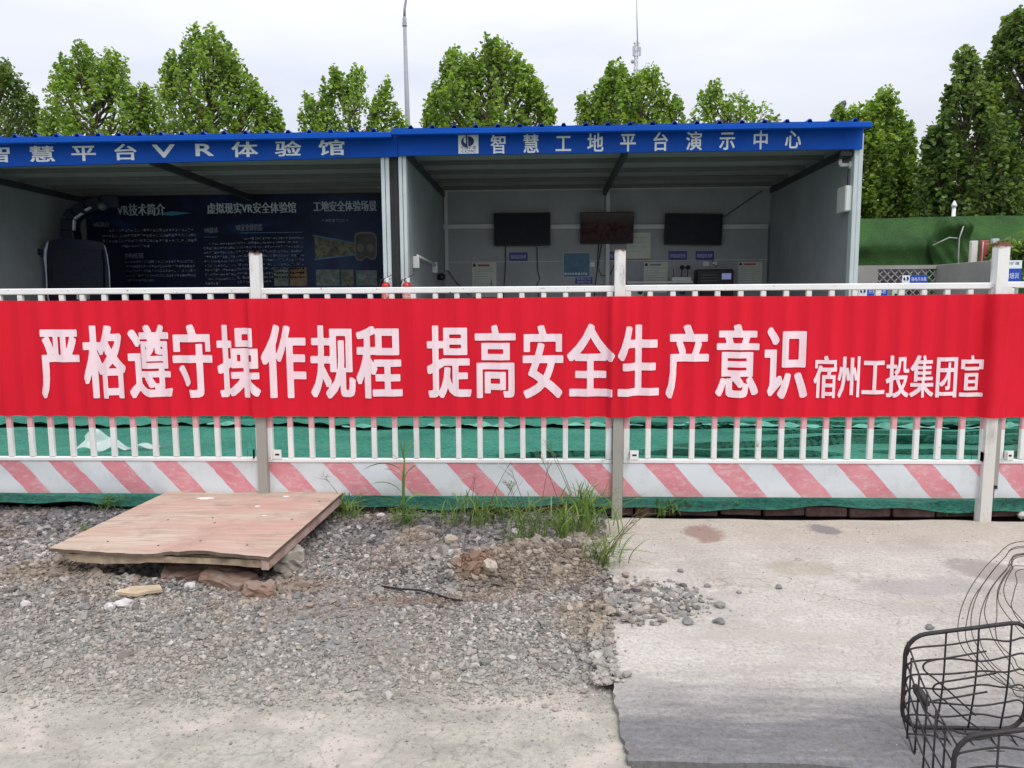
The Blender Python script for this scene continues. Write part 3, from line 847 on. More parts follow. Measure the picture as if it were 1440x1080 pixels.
def rock(name, label, cat, px, py, size, mt, group=None, z=None, flat=0.8, cubic=False):
    q = G(px, py, 0.0 if z is None else z); x, y = q[0], q[1]
    zz = (float(hg(x, y)) if x < float(slab_edge(y)) else 0.0) if z is None else z
    q = G(px, py, zz); x, y = q[0], q[1]
    bm = bmesh.new(); bmesh.ops.create_icosphere(bm, subdivisions=2, radius=1.0)
    sd_ = random.random() * 100
    for v in bm.verts:
        c = v.co; k = 1 + 0.22 * math.sin(c.x * 3 + sd_) * math.cos(c.y * 2.6 + sd_ * 2) + 0.14 * math.sin(c.z * 5 + sd_ + c.x * 4)
        if cubic: mx = max(abs(c.x), abs(c.y), abs(c.z)); k *= 0.78 / mx * 0.6 + 0.42
        v.co = Vector((c.x * k * size, c.y * k * size * 0.8, c.z * k * size * flat))
    me = bpy.data.meshes.new(name); bm.to_mesh(me); bm.free()
    o = link(name, me, mt); o.location = (x, y, zz + size * flat * 0.55); o.rotation_euler = (0, 0, random.random() * 6)
    return tag(o, label, cat, group)


gp = 'larger loose stones lying on the gravel'
rock('stone', 'large pale pink stone, upper of the pair below the wood splinter', 'stone', 177, 836, 0.038, M['stone_pale'], gp, flat=0.5)
rock('stone', 'large pale pink stone, lower of the pair below the wood splinter', 'stone', 174, 852, 0.036, M['stone_pale'], gp, flat=0.5)
rock('stone', 'pale stone just left of the lower pink stone below the splinter', 'stone', 155, 858, 0.026, M['stone_pale'], gp)
rock('stone', 'greenish grey stone left of the pale pink stones', 'stone', 118, 858, 0.026, M['stone_dark'], gp)
rock('stone', 'small white stone alone on the gravel at the far left', 'stone', 37, 853, 0.022, M['stone_pale'], gp)
rock('stone', 'round pale stone in front of the broken brick under the board', 'stone', 268, 828, 0.026, M['stone_pale'], gp)
rock('stone', 'grey-green stone alone in the open gravel below the board', 'stone', 249, 890, 0.024, M['stone_dark'], gp)
rock('stone', 'bluish grey stone on the gravel right of the board corner', 'stone', 419, 841, 0.022, M['stone_dark'], gp)
rock('stone', 'pink round stone in the rubble at the board front corner', 'stone', 389, 806, 0.022, M['brick'], gp)
rock('stone', 'dull brown blocky stone standing on gravel below the weeds', 'stone', 635, 766, 0.042, M['stone_brown'], gp, cubic=True)
rock('stone', 'bright white stone by the weeds beside the tall grass stalk', 'stone', 536, 729, 0.026, M['stone_pale'], gp)
rock('stone', 'white broken stone half hidden among the weeds in front of the stripes', 'stone', 726, 750, 0.034, M['stone_pale'], gp, flat=0.5)
rock('stone', 'large grey stone on the edge of the brown earth mound', 'stone', 703, 818, 0.034, M['stone_brown'], gp)
rock('stone', 'rounded brown stone beside the red earth hollow', 'stone', 690, 800, 0.036, M['stone_brown'], gp)
rock('stone', 'white stone on the soil by the fence at the far right', 'stone', 1437, 727, 0.035, M['stone_pale'], gp, z=0.0)
gs = 'loose pebbles lying on the concrete slab'
for px, py, s, lb in ((957, 804, 0.016, 'dark pebble furthest back on the concrete, beyond the gravel spill'), (968, 841, 0.022, 'grey pebble at the tip of the gravel spill on the concrete'),
                      (967, 876, 0.026, 'flat grey pebble on the concrete below the tip of the gravel spill'), (1011, 876, 0.024, 'grey pebble on bare concrete right of the flat pebble'),
                      (995, 825, 0.017, 'dark pointed pebble on the concrete right of the gravel spill'), (1039, 834, 0.012, 'tiny dark pebble alone on the bare concrete'),
                      (1095, 827, 0.018, 'flat dark chip lying alone in the middle of the concrete'), (1307, 884, 0.018, 'small brown chip on the concrete behind the wire basket')):
    rock('pebble', lb, 'stone', px, py, s, M['stone_dark'], gs, flat=0.55)

# ================================================================ netting behind the fence
BRICK_Z = 0.055


def net_h(x, y):
    h = 0.035 + 0.018 * fbm(x, y, 1.3, 2) + 0.008 * fbm(x, y, 4.5, 8)
    return h


FOLDS = ((0.9, 5.98, 4.6, 6.55, 0.055), (1.6, 6.72, 6.5, 6.80, 0.035), (0.8, 7.55, 6.5, 7.30, 0.06), (0.6, 5.80, 2.4, 5.78, 0.05), (2.4, 5.86, 6.5, 6.02, 0.04), (-0.5, 5.74, 0.9, 5.86, 0.045), (1.8, 6.28, 4.2, 6.38, 0.03), (-4.2, 7.4, 0.4, 7.45, 0.03), (0.3, 7.05, 5.5, 7.12, 0.03))


def fold(x, y):
    """how far the sheet is lifted, and pulled towards the viewer, where it buckles into long folds"""
    dz = dy = 0.0
    for xa, ya, xb, yb, a in FOLDS:
        if not xa < x < xb: continue
        u = (x - xa) / (xb - xa); w = min(1, (x - xa) / 0.4, (xb - x) / 0.4); yc = ya + (yb - ya) * u + 0.05 * math.sin(x * 3.1 + ya) + 0.02 * math.sin(x * 8.3); d = y - yc
        if d > 0: e = math.exp(-(d / 0.16)); dz += a * w * e; dy -= 0.07 * w * math.exp(-(d / 0.05) ** 2)
        elif d > -0.1: dz -= 0.015 * w * (1 + d / 0.1)
    return dz, dy


def netting():
    mb = MB(); nu, nv = 320, 190
    def fn(u, v):
        x = -9.6 + 20 * u; y = 4.285 + 3.0 * v
        z = float(net_h(x, y)) * min(1, 0.5 + v * 6); fz, fy = fold(x, y); z = max(0.0, z + fz); y += fy
        e = math.exp(-((y - 4.285) / 0.09) ** 2)
        z = z * (1 - e) + e * (BRICK_Z + 0.028 + 0.010 * math.sin(x * 5.3) + 0.006 * math.sin(x * 17))
        if v == 0: y -= 0.035; z = BRICK_Z - 0.012 + 0.014 * math.sin(x * 4.1 + 1) + 0.008 * math.sin(x * 13)
        return (x, y, z)
    mb.grid(fn, nu, nv)
    o = mb.build('dust_net', M['net'])
    tag(o, 'green dust net over the ground right behind the fence, its edge over bricks', 'netting', 'green dust nets spread over the ground')
    set_origin(o, (0, 5.8, 0))
    mb = MB()
    def f2(u, v):
        x = -9.6 + 20 * u; y = 6.95 + 0.05 * math.sin(x * 1.3) + 0.03 * math.sin(x * 4.7) + 2.95 * v
        z = float(net_h(x, y)) + 0.028; fz, fy = fold(x, y); z += fz; y += fy
        if v == 0: z += 0.012 * math.sin(x * 23) + 0.02 * max(0, math.sin(x * 2.3)); y -= 0.03
        return (x, y, z)
    mb.grid(f2, 400, 110)
    o = mb.build('dust_net', M['net'])
    tag(o, 'green dust net on the ground before the sheds, overlapping the nearer net', 'netting', 'green dust nets spread over the ground'); set_origin(o, (0, 8.4, 0))
    # ruffled pale hem along the overlap
    for x0, x1, a in ((-3.2, -2.9, 1.0), (-1.9, -1.55, 0.8), (-1.1, -0.9, 1), (-0.75, -0.25, 1.2), (0.1, 0.9, 0.8), (1.15, 1.6, 0.9), (1.7, 2.6, 1), (2.7, 3.6, 1.2), (3.7, 4.6, 1.0)):
        n = int((x1 - x0) / 0.025); mb = MB()
        def f3(u, v):
            x = x0 + (x1 - x0) * u; y = 6.93 + 0.05 * math.sin(x * 1.3) + 0.03 * math.sin(x * 4.7)
            return (x, y - 0.05 + 0.03 * v - 0.02 * math.sin(x * 37), float(net_h(x, y)) + 0.04 + (v - 0.3) * 0.045 * a * math.sin(math.pi * u) * (0.6 + 0.5 * math.sin(x * 29)))
        mb.grid(f3, max(4, n), 4); mb.build('hem', M['net_hem'], o)
    # cloudy scrap of film standing up on the net behind the left panel
    tip = V(125, 611, 6.0); l = V(110, 643, 5.75); r_ = V(225, 640, 5.9)
    mb = MB()
    def f4(u, v):
        b = l + (r_ - l) * u; hgt = max(0, (tip[2] - b[2])) * (1 - v) * math.exp(-((u - 0.14) / 0.22) ** 2) + 0.02 * math.sin(u * 19)
        return (b[0] + 0.02 * math.sin(v * 5 + u * 8), b[1] + 0.25 * (1 - v) * 0.4, max(0.065, b[2]) + hgt)
    mb.grid(f4, 30, 10)
    tag(set_origin(mb.build('plastic_sheet', M['film']), l), 'torn cloudy plastic scrap lying on the green net behind the left fence panel', 'plastic scrap')


netting()
# a course of bricks holding the edge of the net
xs0 = -1.55
bmb = MB().obox((0, 0, 0), (1, 0, 0), (0, 1, 0), (0, 0, 1), (0.115, 0.052, 0.03), 0.006)
first = None
for k in range(26):
    if first is None:
        o = first = bmb.build('brick', M['dark_brick'])
    else:
        o = first.copy(); COL.objects.link(o)
    o.location = (xs0 + k * 0.243 + random.uniform(-0.004, 0.004), 4.325 + random.uniform(-0.006, 0.006), BRICK_Z - 0.032 + random.uniform(-0.006, 0.004))
    o.rotation_euler = (random.uniform(-0.04, 0.04), random.uniform(-0.03, 0.03), random.uniform(-0.03, 0.03))
    tag(o, 'dark red brick laid end to end under the edge of the green net', 'brick', 'brick course under the edge of the green net')

# ================================================================ fence
gf = 'white barrier panels of the fence'
XP = lambda px: V(px, 640, FY)[0]


def panel(xl, xr, nb, smat, label, dz=0.0, tabs=(True, True), dy=0.0):
    t = thing('barrier_panel', label, 'fence panel', (xl, FY + dy, 0), gf); y = FY + dy
    MB().box((xl - 0.012, y - 0.016, ZR - 0.034 + dz), (xr + 0.012, y + 0.016, ZR + dz), 0.004).build('top_rail', M['rail'], t)
    MB().box((xl, y - 0.016, ZK - 0.006 + dz), (xr, y + 0.016, ZK + 0.016 + dz), 0.003).build('bottom_rail', M['white_paint'], t)
    mb = MB(); n = 40
    def plate(u, v):
        return (xl + (xr - xl) * u, y - 0.010 - 0.006 * math.sin(u * 9 + xl) * math.sin(v * 3.1), ZKB + dz + (ZK - 0.007 - ZKB) * v)
    mb.grid(plate, n, 6); mb.grid(lambda u, v: tuple(np.array(plate(1 - u, v)) + (0, 0.004, 0)), n, 6)
    mb.add([plate(0, 0), plate(1, 0), tuple(np.array(plate(1, 0)) + (0, 0.004, 0)), tuple(np.array(plate(0, 0)) + (0, 0.004, 0))], [(0, 3, 2, 1)])
    mb.build('kick_plate', smat, t)
    for x in (xl + 0.017, xr - 0.017):
        MB().box((x - 0.017, y - 0.0155, ZK + 0.017 + dz), (x + 0.017, y + 0.0155, ZR - 0.035 + dz), 0.003).build('upright', M['bar'], t)
    for k in range(1, nb + 1):
        x = xl + 0.017 + (xr - xl - 0.034) * k / (nb + 1) + random.uniform(-0.002, 0.002); lx = random.uniform(-0.003, 0.003)
        MB().obox((x, y, (ZK + ZR) / 2 - 0.009 + dz), (1, 0, -lx), (0, 1, 0), (lx, 0, 1), (0.0145, 0.012, (ZR - ZK) / 2 - 0.0265), 0.003).build('bar', M['bar'], t)
    for ok, x, s in ((tabs[0], xl, 1), (tabs[1], xr, -1)):
        if ok:
            mb = MB(); mb.box((x + s * 0.036, y - 0.020, ZK + 0.016 + dz), (x + s * 0.085, y - 0.016, ZK + 0.068 + dz)); mb.box((x + s * 0.036, y - 0.05, ZK + 0.016 + dz), (x + s * 0.04, y - 0.0205, ZK + 0.068 + dz))
            c = mb.build('clamp_tab', M['white_paint'], t)
            MB().box((x + s * 0.050, y - 0.0215, ZK + 0.036 + dz), (x + s * 0.074, y - 0.0205, ZK + 0.046 + dz)).build('slot', M['black_plastic'], c)
    return t


pxm = lambda a, b: (XP(b) - XP(a))
panel(XP(370) - 2.0, XP(370), 15, mat_stripe(V(68, 648, FY)[0], pxm(68, 141)), 'white barrier panel with striped base, left of the post behind the plywood board', dz=0.003)
panel(XP(376.5), XP(860), 15, mat_stripe(V(625, 648, FY)[0], pxm(625, 713)), 'white barrier panel with striped base behind the weeds, right of the plywood board', dz=-0.003, dy=0.004)
panel(XP(876), XP(1386), 15, mat_stripe(V(1083, 651, FY)[0], pxm(1083, 1174)), 'white barrier panel with striped base standing behind the bare concrete slab')
panel(XP(1400), XP(1400) + 1.98, 15, mat_stripe(V(1393, 651, FY)[0], pxm(1393, 1488)), 'white barrier panel cut off by the right edge of the photo', dz=0.004)


def mat_post(name, top, low):
    """paint above the banner, bare weathered steel below it, rust at the cut top"""
    g = NG(name); p = g.pos(); z = g.sep(p)[2]; n = g.noise(g.scl(p, (1, 1, 0.35)), 16, 8, 0.7)
    c = g.mix(g.n('MapRange', i0=z, i1=0.75, i2=0.95).outputs[0], low, top)
    c = g.mix(g.ramp(n, (0.55, 0.0), (0.72, 0.75)), c, tuple(x * 0.5 for x in low))
    ru = g.n('MapRange', i0=g.math('ADD', z, g.math('MULTIPLY', g.noise(p, 25, 5), 0.05)), i1=1.515, i2=1.53).outputs[0]
    c = g.mix(ru, c, (0.17, 0.06, 0.03)); g.set(g.b, 'Base_Color', c); g.set(g.b, 'Roughness', 0.5); g.bump(n, 0.15, 0.004); return g.m


def post(px, w, mt, label, dx=0.0, jag=False, z0=-0.06, dz=0.0):
    x = XP(px + dx); y = FY - 0.012; lean = 0.0036
    t = thing('fence_post', label, 'fence post', (x, y, 0), 'square steel posts of the fence')
    h = w / 2; mb = MB(); wl = 0.0035
    sec = lambda s: [(-s, -s), (s, -s), (s, s), (-s, s)]
    zt = ZP + dz; n = 7; out = []
    def ring(s, z, jg=0):
        r = []
        q = sec(s)
        for a in range(4):
            for k in range(n):
                f = k / n; u = q[a][0] + (q[(a + 1) % 4][0] - q[a][0]) * f; v = q[a][1] + (q[(a + 1) % 4][1] - q[a][1]) * f
                r.append((x + lean * (z - 0.4) + u, y + v, z + (jg * random.uniform(-1, 1) if jg else 0)))
        return r
    N = 4 * n; st = random.getstate(); A = ring(h, z0); B = ring(h, zt, 0.006 if jag else 0.002)
    random.setstate(st); ring(h, z0); Ci = [tuple(p) for p in ring(h - wl, zt, 0.006 if jag else 0.002)]; D = ring(h - wl, zt - 0.25)
    mb.add(A + B + Ci + D, [(k, (k + 1) % N, N + (k + 1) % N, N + k) for k in range(N)] + [(N + k, N + (k + 1) % N, 2 * N + (k + 1) % N, 2 * N + k) for k in range(N)] + [(2 * N + k, 2 * N + (k + 1) % N, 3 * N + (k + 1) % N, 3 * N + k) for k in range(N)] + [tuple(3 * N + k for k in range(N))])
    mb.build('shaft', mt, t)
    return t, x


mp1 = mat_post('grey_white_post', (0.68, 0.68, 0.66), (0.30, 0.285, 0.25))
mp2 = mat_post('white_post', (0.72, 0.72, 0.70), (0.60, 0.58, 0.54))
post(372, 0.054, mp1, 'grey-white steel fence post behind the plywood board, rusty open top')
post(868, 0.056, mp1, 'steel fence post at the concrete slab corner, bare grey below the banner')
tp, xpc = post(1385, 0.060, mp2, 'thick white steel fence post at the right with a ragged open top', dx=1, jag=True, dz=0.02)
MB().box((xpc + 0.036, FY - 0.018, 0.20), (xpc + 0.066, FY + 0.012, ZR - 0.02)).build('side_channel', mp1, tp)
MB().box((xpc + 0.037, FY - 0.019, 0.18), (xpc + 0.065, FY + 0.011, 0.199)).build('end_plug', M['black_plastic'], tp)


# ---------------------------------------------------------------- banner
POSTX = [XP(372), XP(868), XP(1386)]
_bars = []
for a, b in ((XP(370) - 2.0, XP(370)), (XP(376.5), XP(860)), (XP(876), XP(1386)), (XP(1400), XP(1400) + 1.98)):
    _bars += [a + 0.017 + (b - a - 0.034) * k / 16 for k in range(17)]
_bars = np.array(_bars)


def ban_y(x, z):
    """front face of the banner: drawn over the posts, resting on the bars, slack between them"""
    d = np.abs(_bars - x).min()
    y = FY - 0.026 + 0.017 * min(1, (d / 0.06) ** 0.7)
    for k, p in enumerate(POSTX):
        u = x - p; w = 0.05
        y -= 0.042 / (1 + math.exp(min(60, -(u + w) / 0.004))) * (1 / (1 + math.exp(min(60, (u - w - 0.012) / 0.010))))
    t = (z - ZBB) / (ZBT - ZBB)
    y += 0.0035 * math.sin(x * 7.3 + 2 * math.sin(x * 1.7)) * (0.4 + t) + 0.003 * math.sin(x * 23 + t * 2.0) * t + 0.0022 * math.sin(x * 51 + t)
    return y


def ban_pt(x, z, off=0.0):
    t = (z - ZBB) / (ZBT - ZBB)
    return (x, ban_y(x, z) - off, z + 0.003 * math.sin(x * 3.1) * t - 0.002 * math.sin(x * 5 + 1) * (1 - t))


def banner():
    x0, x1 = XP(368) - 1.85, XP(1388) + 1.3
    t = thing('banner', 'long red cloth banner with pink-white slogan stretched along the fence', 'banner', (0, FY, ZBB))
    nu = int((x1 - x0) / 0.009); mb = MB(); mb.grid(lambda u, v: ban_pt(x0 + (x1 - x0) * u, ZBB + (ZBT - ZBB) * v), nu, 10)
    mb.build('cloth', M['banner'], t)
    mb = MB(); off = 0.0045
    # main slogan, characters measured on the photo
    boxes = [(57, 109), (118, 173), (181, 238), (243, 298), (306, 366), (372, 428), (437, 497), (502, 563), (602, 660), (668, 725), (735, 792), (800, 861), (869, 927), (939, 998), (1007, 1068), (1076, 1136)]
    s = '严格遵守操作规程提高安全生产意识'
    for c, (a, b) in zip(s, boxes):
        zb = V((a + b) / 2, 561, FY - 0.03)[2]; zt = V((a + b) / 2, 452, FY - 0.03)[2]
        put_char(mb, c, V(a - 2, 505, FY - 0.03)[0], V(b + 2, 505, FY - 0.03)[0], zb, zt, lambda x, z: ban_pt(x, z, off), 0.036, 0.017)
    mb.build('slogan', M['banner_ink'], t)
    mb = MB()
    for k, c in enumerate('宿州工投集团宣'):
        a = 1146 + k * 34.3; b = a + 32
        zb = V(a, 560.5, FY - 0.03)[2]; zt = V(a, 497, FY - 0.03)[2]
        put_char(mb, c, V(a - 1, 530, FY - 0.03)[0], V(b + 1, 530, FY - 0.03)[0], zb, zt, lambda x, z: ban_pt(x, z, off), 0.030, 0.012)
    mb.build('signature', M['banner_ink'], t)


banner()

# ================================================================ the two open exhibition sheds
SY, BY = 10.0, 13.6             # front and back of the sheds
xa, xb_, xc, xd = -8.42, -1.98, -1.90, 4.02
ZF0 = V(890, 215.5, SY)[2]      # fascia bottom


def shed(x0, x1, label, posts, dz=0.0, tilt=0.0):
    t = thing('exhibition_shed', label, 'shed', ((x0 + x1) / 2, SY, 0), 'open fronted steel sheds')
    zb = 3.20 + dz; zf = 3.235 + dz
    MB().box((x0 + 0.06, BY, 0.0), (x1 - 0.06, BY + 0.06, zb + 0.02)).build('back_wall', M['wall'], t)
    for x, s in ((x0, 1), (x1, -1)):
        xx = x + s * 0.02
        P = [(xx, SY + 0.10, 0), (xx, BY + 0.06, 0), (xx, BY + 0.06, zb), (xx, SY + 0.10, zf)]
        MB().prism(P, (s * 0.075, 0, 0)).build('side_wall', M['wall_side'], t)
    # ceiling sheet and purlins
    mb = MB(); P = [(x0 + 0.067, SY + 0.05, zf), (x0 + 0.067, BY - 0.002, zb), (x0 + 0.067, BY - 0.002, zb + 0.04), (x0 + 0.067, SY + 0.05, zf + 0.04)]
    mb.prism(P, (x1 - x0 - 0.134, 0, 0)); mb.build('ceiling', M['ceiling'], t)
    for k in range(5):
        y = SY + 0.35 + k * 0.78; z = zf + (zb - zf) * (y - SY) / (BY - SY)
        MB().box((x0 + 0.07, y - 0.03, z - 0.06), (x1 - 0.07, y + 0.03, z - 0.002)).build('purlin', M['purlin'], t)
    for xr in (x0 + 0.10, (x0 + x1) / 2 - 0.02, x1 - 0.10):
        MB().bar((xr, SY + 0.06, zf - 0.125), (xr, BY - 0.06, zb - 0.125), 0.06, 0.095).build('rafter', M['rafter'], t)
    # corrugated roof
    mb = MB(); pitch = 0.275; xs = []; x = x0 - 0.02; k = 0
    xend = V(1227, 172, SY - 0.27)[0] + 0.01 if x1 > 0 else x1 + 0.04
    while x < xend:
        for dx, h in ((0, 0), (0.195, 0), (0.212, 0.034), (0.243, 0.034), (0.26, 0)): xs.append((x + dx, h))
        x += pitch
    xs = [(x, h) for x, h in xs if x <= xend]
    def zr(y): return zf + 0.145 + (zb - zf) * (y - SY) / (BY - SY)
    n = len(xs); y0, y1 = SY - 0.27, BY + 0.2
    tp_ = [(x, y0, zr(y0) + h) for x, h in xs] + [(x, y1, zr(y1) + h) for x, h in xs]
    bt = [(x, y, z - 0.012) for x, y, z in tp_]
    mb.add(tp_ + bt, [(i, i + 1, n + i + 1, n + i) for i in range(n - 1)] + [(2 * n + i + 1, 2 * n + i, 3 * n + i, 3 * n + i + 1) for i in range(n - 1)] + [(i + 1, i, 2 * n + i, 2 * n + i + 1) for i in range(n - 1)])
    mb.build('roof', M['blue_roof'], t)
    xe = V(1227, 172, SY - 0.27)[0] if x1 > 0 else x1 + 0.04
    xs_ = x0 - 0.04 if x1 > 0 else x0 - 0.13
    MB().box((xs_, SY - 0.275, zr(SY - 0.27) - 0.082), (xe, SY - 0.20, zr(SY - 0.27) - 0.010), 0.010).build('roof_edge_trim', M['blue_steel'], t)
    MB().box((xs_ + 0.01, SY - 0.198, zr(SY - 0.2) - 0.03), (xe - 0.01, SY - 0.04, zr(SY - 0.2) - 0.018)).build('soffit', M['blue_steel'], t)
    fx0, fx1 = (x0, V(1213, 200, SY - 0.06)[0]) if x1 > 0 else (x0 - 0.05, x1 + 0.076); zt = zr(SY) - 0.03
    fs = MB().prism([(fx0, SY - 0.06, ZF0 + dz - tilt), (fx1, SY - 0.06, ZF0 + dz + 0.02 * (tilt > 0)), (fx1, SY - 0.06, zt), (fx0, SY - 0.06, zt)], (0, 0.04, 0)).build('fascia', M['blue_steel'], t)
    for (pa, pb) in posts:
        q0, q1 = V(pa, 300, SY)[0], V(pb, 300, SY)[0]; w = q1 - q0
        mb = MB(); mb.box((q0, SY - 0.018, 0), (q0 + w * 0.46, SY + 0.10, ZF0 + 0.2), 0.004); mb.box((q0 + w * 0.46 + 0.006, SY - 0.006, 0), (q1, SY + 0.098, ZF0 + 0.2), 0.004)
        mb.build('front_post', M['panel_grey'], t)
    return t, fs


shl, fl = shed(xa, xb_, 'open blue-roofed shed on the left with a dark poster wall inside', [(537.5, 548.5)], -0.03, 0.05)
shr, fr = shed(xc, xd, 'open blue-roofed shed on the right with televisions on its back wall', [(562, 572.5), (1197.5, 1210)])
xm = V(-70, 300, SY)[0]
MB().box((xa, SY - 0.02, 0), (xa + 0.12, SY + 0.09, ZF0 + 0.2), 0.004).build('front_post', M['panel_grey'], shl)
MB().box((xb_ + 0.005, SY + 0.02, 0), (xc - 0.005, SY + 0.06, ZF0 + 0.28)).build('gap_filler', M['dark_gap'], shr)  # added dark strip closing the slit between the sheds, its shade painted in
MB().box((V(549.5, 300, SY)[0], SY + 0.03, 0), (V(561, 300, SY)[0], SY + 0.07, ZF0 + 0.1)).build('dark_joint', M['dark_gap'], shr)
# floors
tag(MB().box((xa, SY, -0.02), (xd, BY, 0.075)).build('shed_floor', pm('shed_floor_concrete', (0.22, 0.22, 0.215), 0.8, var=0.15)), kind='structure')

# letters on the fascias, each cut out and fixed on its own
YL = SY - 0.0645


def fascia_char(c, px0, px1, py0, py1, parent, rx, ry):
    mb = MB(); cx = (px0 + px1) / 2; z0 = V(cx, py1, YL)[2]; z1 = V(cx, py0, YL)[2]
    em = (0.0, 1.0, -0.10, 0.90) if not c.isascii() else (0.0, 0.66, -0.02, 0.74)
    put_char(mb, c, V(px0, (py0 + py1) / 2, YL)[0], V(px1, (py0 + py1) / 2, YL)[0], z0, z1, lambda x, z: (x, YL, z), rx, ry, em)
    mb.build('sign_character', M['print_white'], parent)


for c, a, b, y0, y1 in (('智', -21, 17, 204.5, 228.5), ('慧', 40, 78, 204, 228), ('平', 99, 136, 202.5, 226.5), ('台', 158, 194, 201.5, 225.5), ('V', 215, 248, 202, 221.5),
                        ('R', 272, 302, 201, 219.5), ('体', 325, 363, 198, 221), ('验', 386, 424, 197, 220), ('馆', 447, 486, 195.5, 218.5)):
    fascia_char(c, a, b, y0, y1, fl, 0.022, 0.018)
for k, (c, x) in enumerate(zip('智慧工地平台演示中心', (690, 735.5, 781, 826, 872, 917.5, 965, 1011.5, 1058.5, 1104))):
    yy = 188.8 - 0.78 * k
    fascia_char(c, x - 0.5, x + 23, yy - 0.5, yy + 27.5, fr, 0.022, 0.016)

# white square company mark at the start of the right fascia
lt = MB(); q0 = V(644.7, 216.2, YL); q1 = V(672.7, 189.8, YL)
lt.box((q0[0], YL - 0.004, q0[2]), (q1[0], YL + 0.003, q1[2]))
lg = lt.build('company_plate', M['print_white'], fr)
cx, cz = q0[0] + (q1[0] - q0[0]) * 0.47, q0[2] + (q1[2] - q0[2]) * 0.66; rr_ = (q1[0] - q0[0]) * 0.31; yl = YL - 0.006
mb = MB()
mb.add([(cx + 0.06 * rr_ + rr_ * 0.95 * math.sin(a), yl, cz + rr_ * 0.80 * math.cos(a)) for a in np.linspace(0, math.pi, 16)], [tuple(range(16))[::-1]])
out_ = [(cx - 0.12 * rr_ - rr_ * 0.95 * math.sin(a), yl, cz + rr_ * 0.85 * math.cos(a) - 0.1 * rr_) for a in np.linspace(0.25, math.pi, 14)]
inn_ = [(cx - 0.12 * rr_ - rr_ * 0.55 * math.sin(a), yl, cz + rr_ * 0.55 * math.cos(a) + 0.18 * rr_) for a in np.linspace(0.25, math.pi, 14)]
mb.add(out_ + inn_, [(i, i + 1, 14 + i + 1, 14 + i) for i in range(13)])
mb.add([(cx - 0.28 * rr_, yl - 0.0004, cz + 0.95 * rr_), (cx - 0.04 * rr_, yl - 0.0004, cz + 1.1 * rr_), (cx - 0.04 * rr_, yl - 0.0004, cz - 1.1 * rr_), (cx - 0.28 * rr_, yl - 0.0004, cz - 0.9 * rr_)], [(0, 3, 2, 1)])
put_line(mb, '中煤矿建', q0[0] + 0.03, q1[0] - 0.03, q0[2] + 0.052, q0[2] + 0.098, yl)
put_line(mb, 'CCMC', q0[0] + 0.035, q1[0] - 0.035, q0[2] + 0.010, q0[2] + 0.052, yl)
mb.build('company_mark', M['ink_navy'], lg)


# ---------------------------------------------------------------- fittings of the right shed
def flat(name, label, cat, x0, y0, x1, y1, Y, mt, d=0.02, group=None, ch=0.002):
    """a flat fitting on the plane Y seen in the photo's box x0..x1, y0..y1; returns the thing, its lo and hi corners"""
    a = V(x0, y1, Y); b = V(x1, y0, Y); c = ((a[0] + b[0]) / 2, Y, a[2])
    t = thing(name, label, cat, c, group)
    return t, a, b


WB = BY - 0.002


M['gloss_screen'] = pm('glossy_screen', (0.010, 0.008, 0.012), 0.14, var=0.05, spec=0.32)


def tv(x0, y0, x1, y1, label, tilt, scr='black_screen'):
    a = V(x0, y1, BY - 0.12); b = V(x1, y0, BY - 0.12); w, h = b[0] - a[0], b[2] - a[2]
    t = thing('television', label, 'television', ((a[0] + b[0]) / 2, BY - 0.13, (a[2] + b[2]) / 2), 'televisions on the back wall', (R(tilt[0]), R(tilt[1]), R(tilt[2])))
    MB().box((-w / 2, -0.025, -h / 2), (w / 2, 0.03, h / 2), 0.008).build('casing', M['black_plastic'], t, True)
    MB().box((-w / 2 + 0.012, -0.0265, -h / 2 + 0.018), (w / 2 - 0.012, -0.0255, h / 2 - 0.012)).build('screen', M[scr], t, True)
    MB().box((-0.15, 0.031, -0.1), (0.15, 0.11, 0.1)).build('wall_bracket', M['black_plastic'], t, True)


tv(695, 299, 774, 346, 'black flat television on the shed wall above the small blue sign', (0, 0, 0))
tv(816, 298, 891, 343, 'television with dull reddish screen hung over the upright wall pipe', (7.0, 0, 0), 'gloss_screen')
tv(934, 300, 1016, 345, 'black television hung slightly askew above two small blue signs', (2, 1.3, 0))


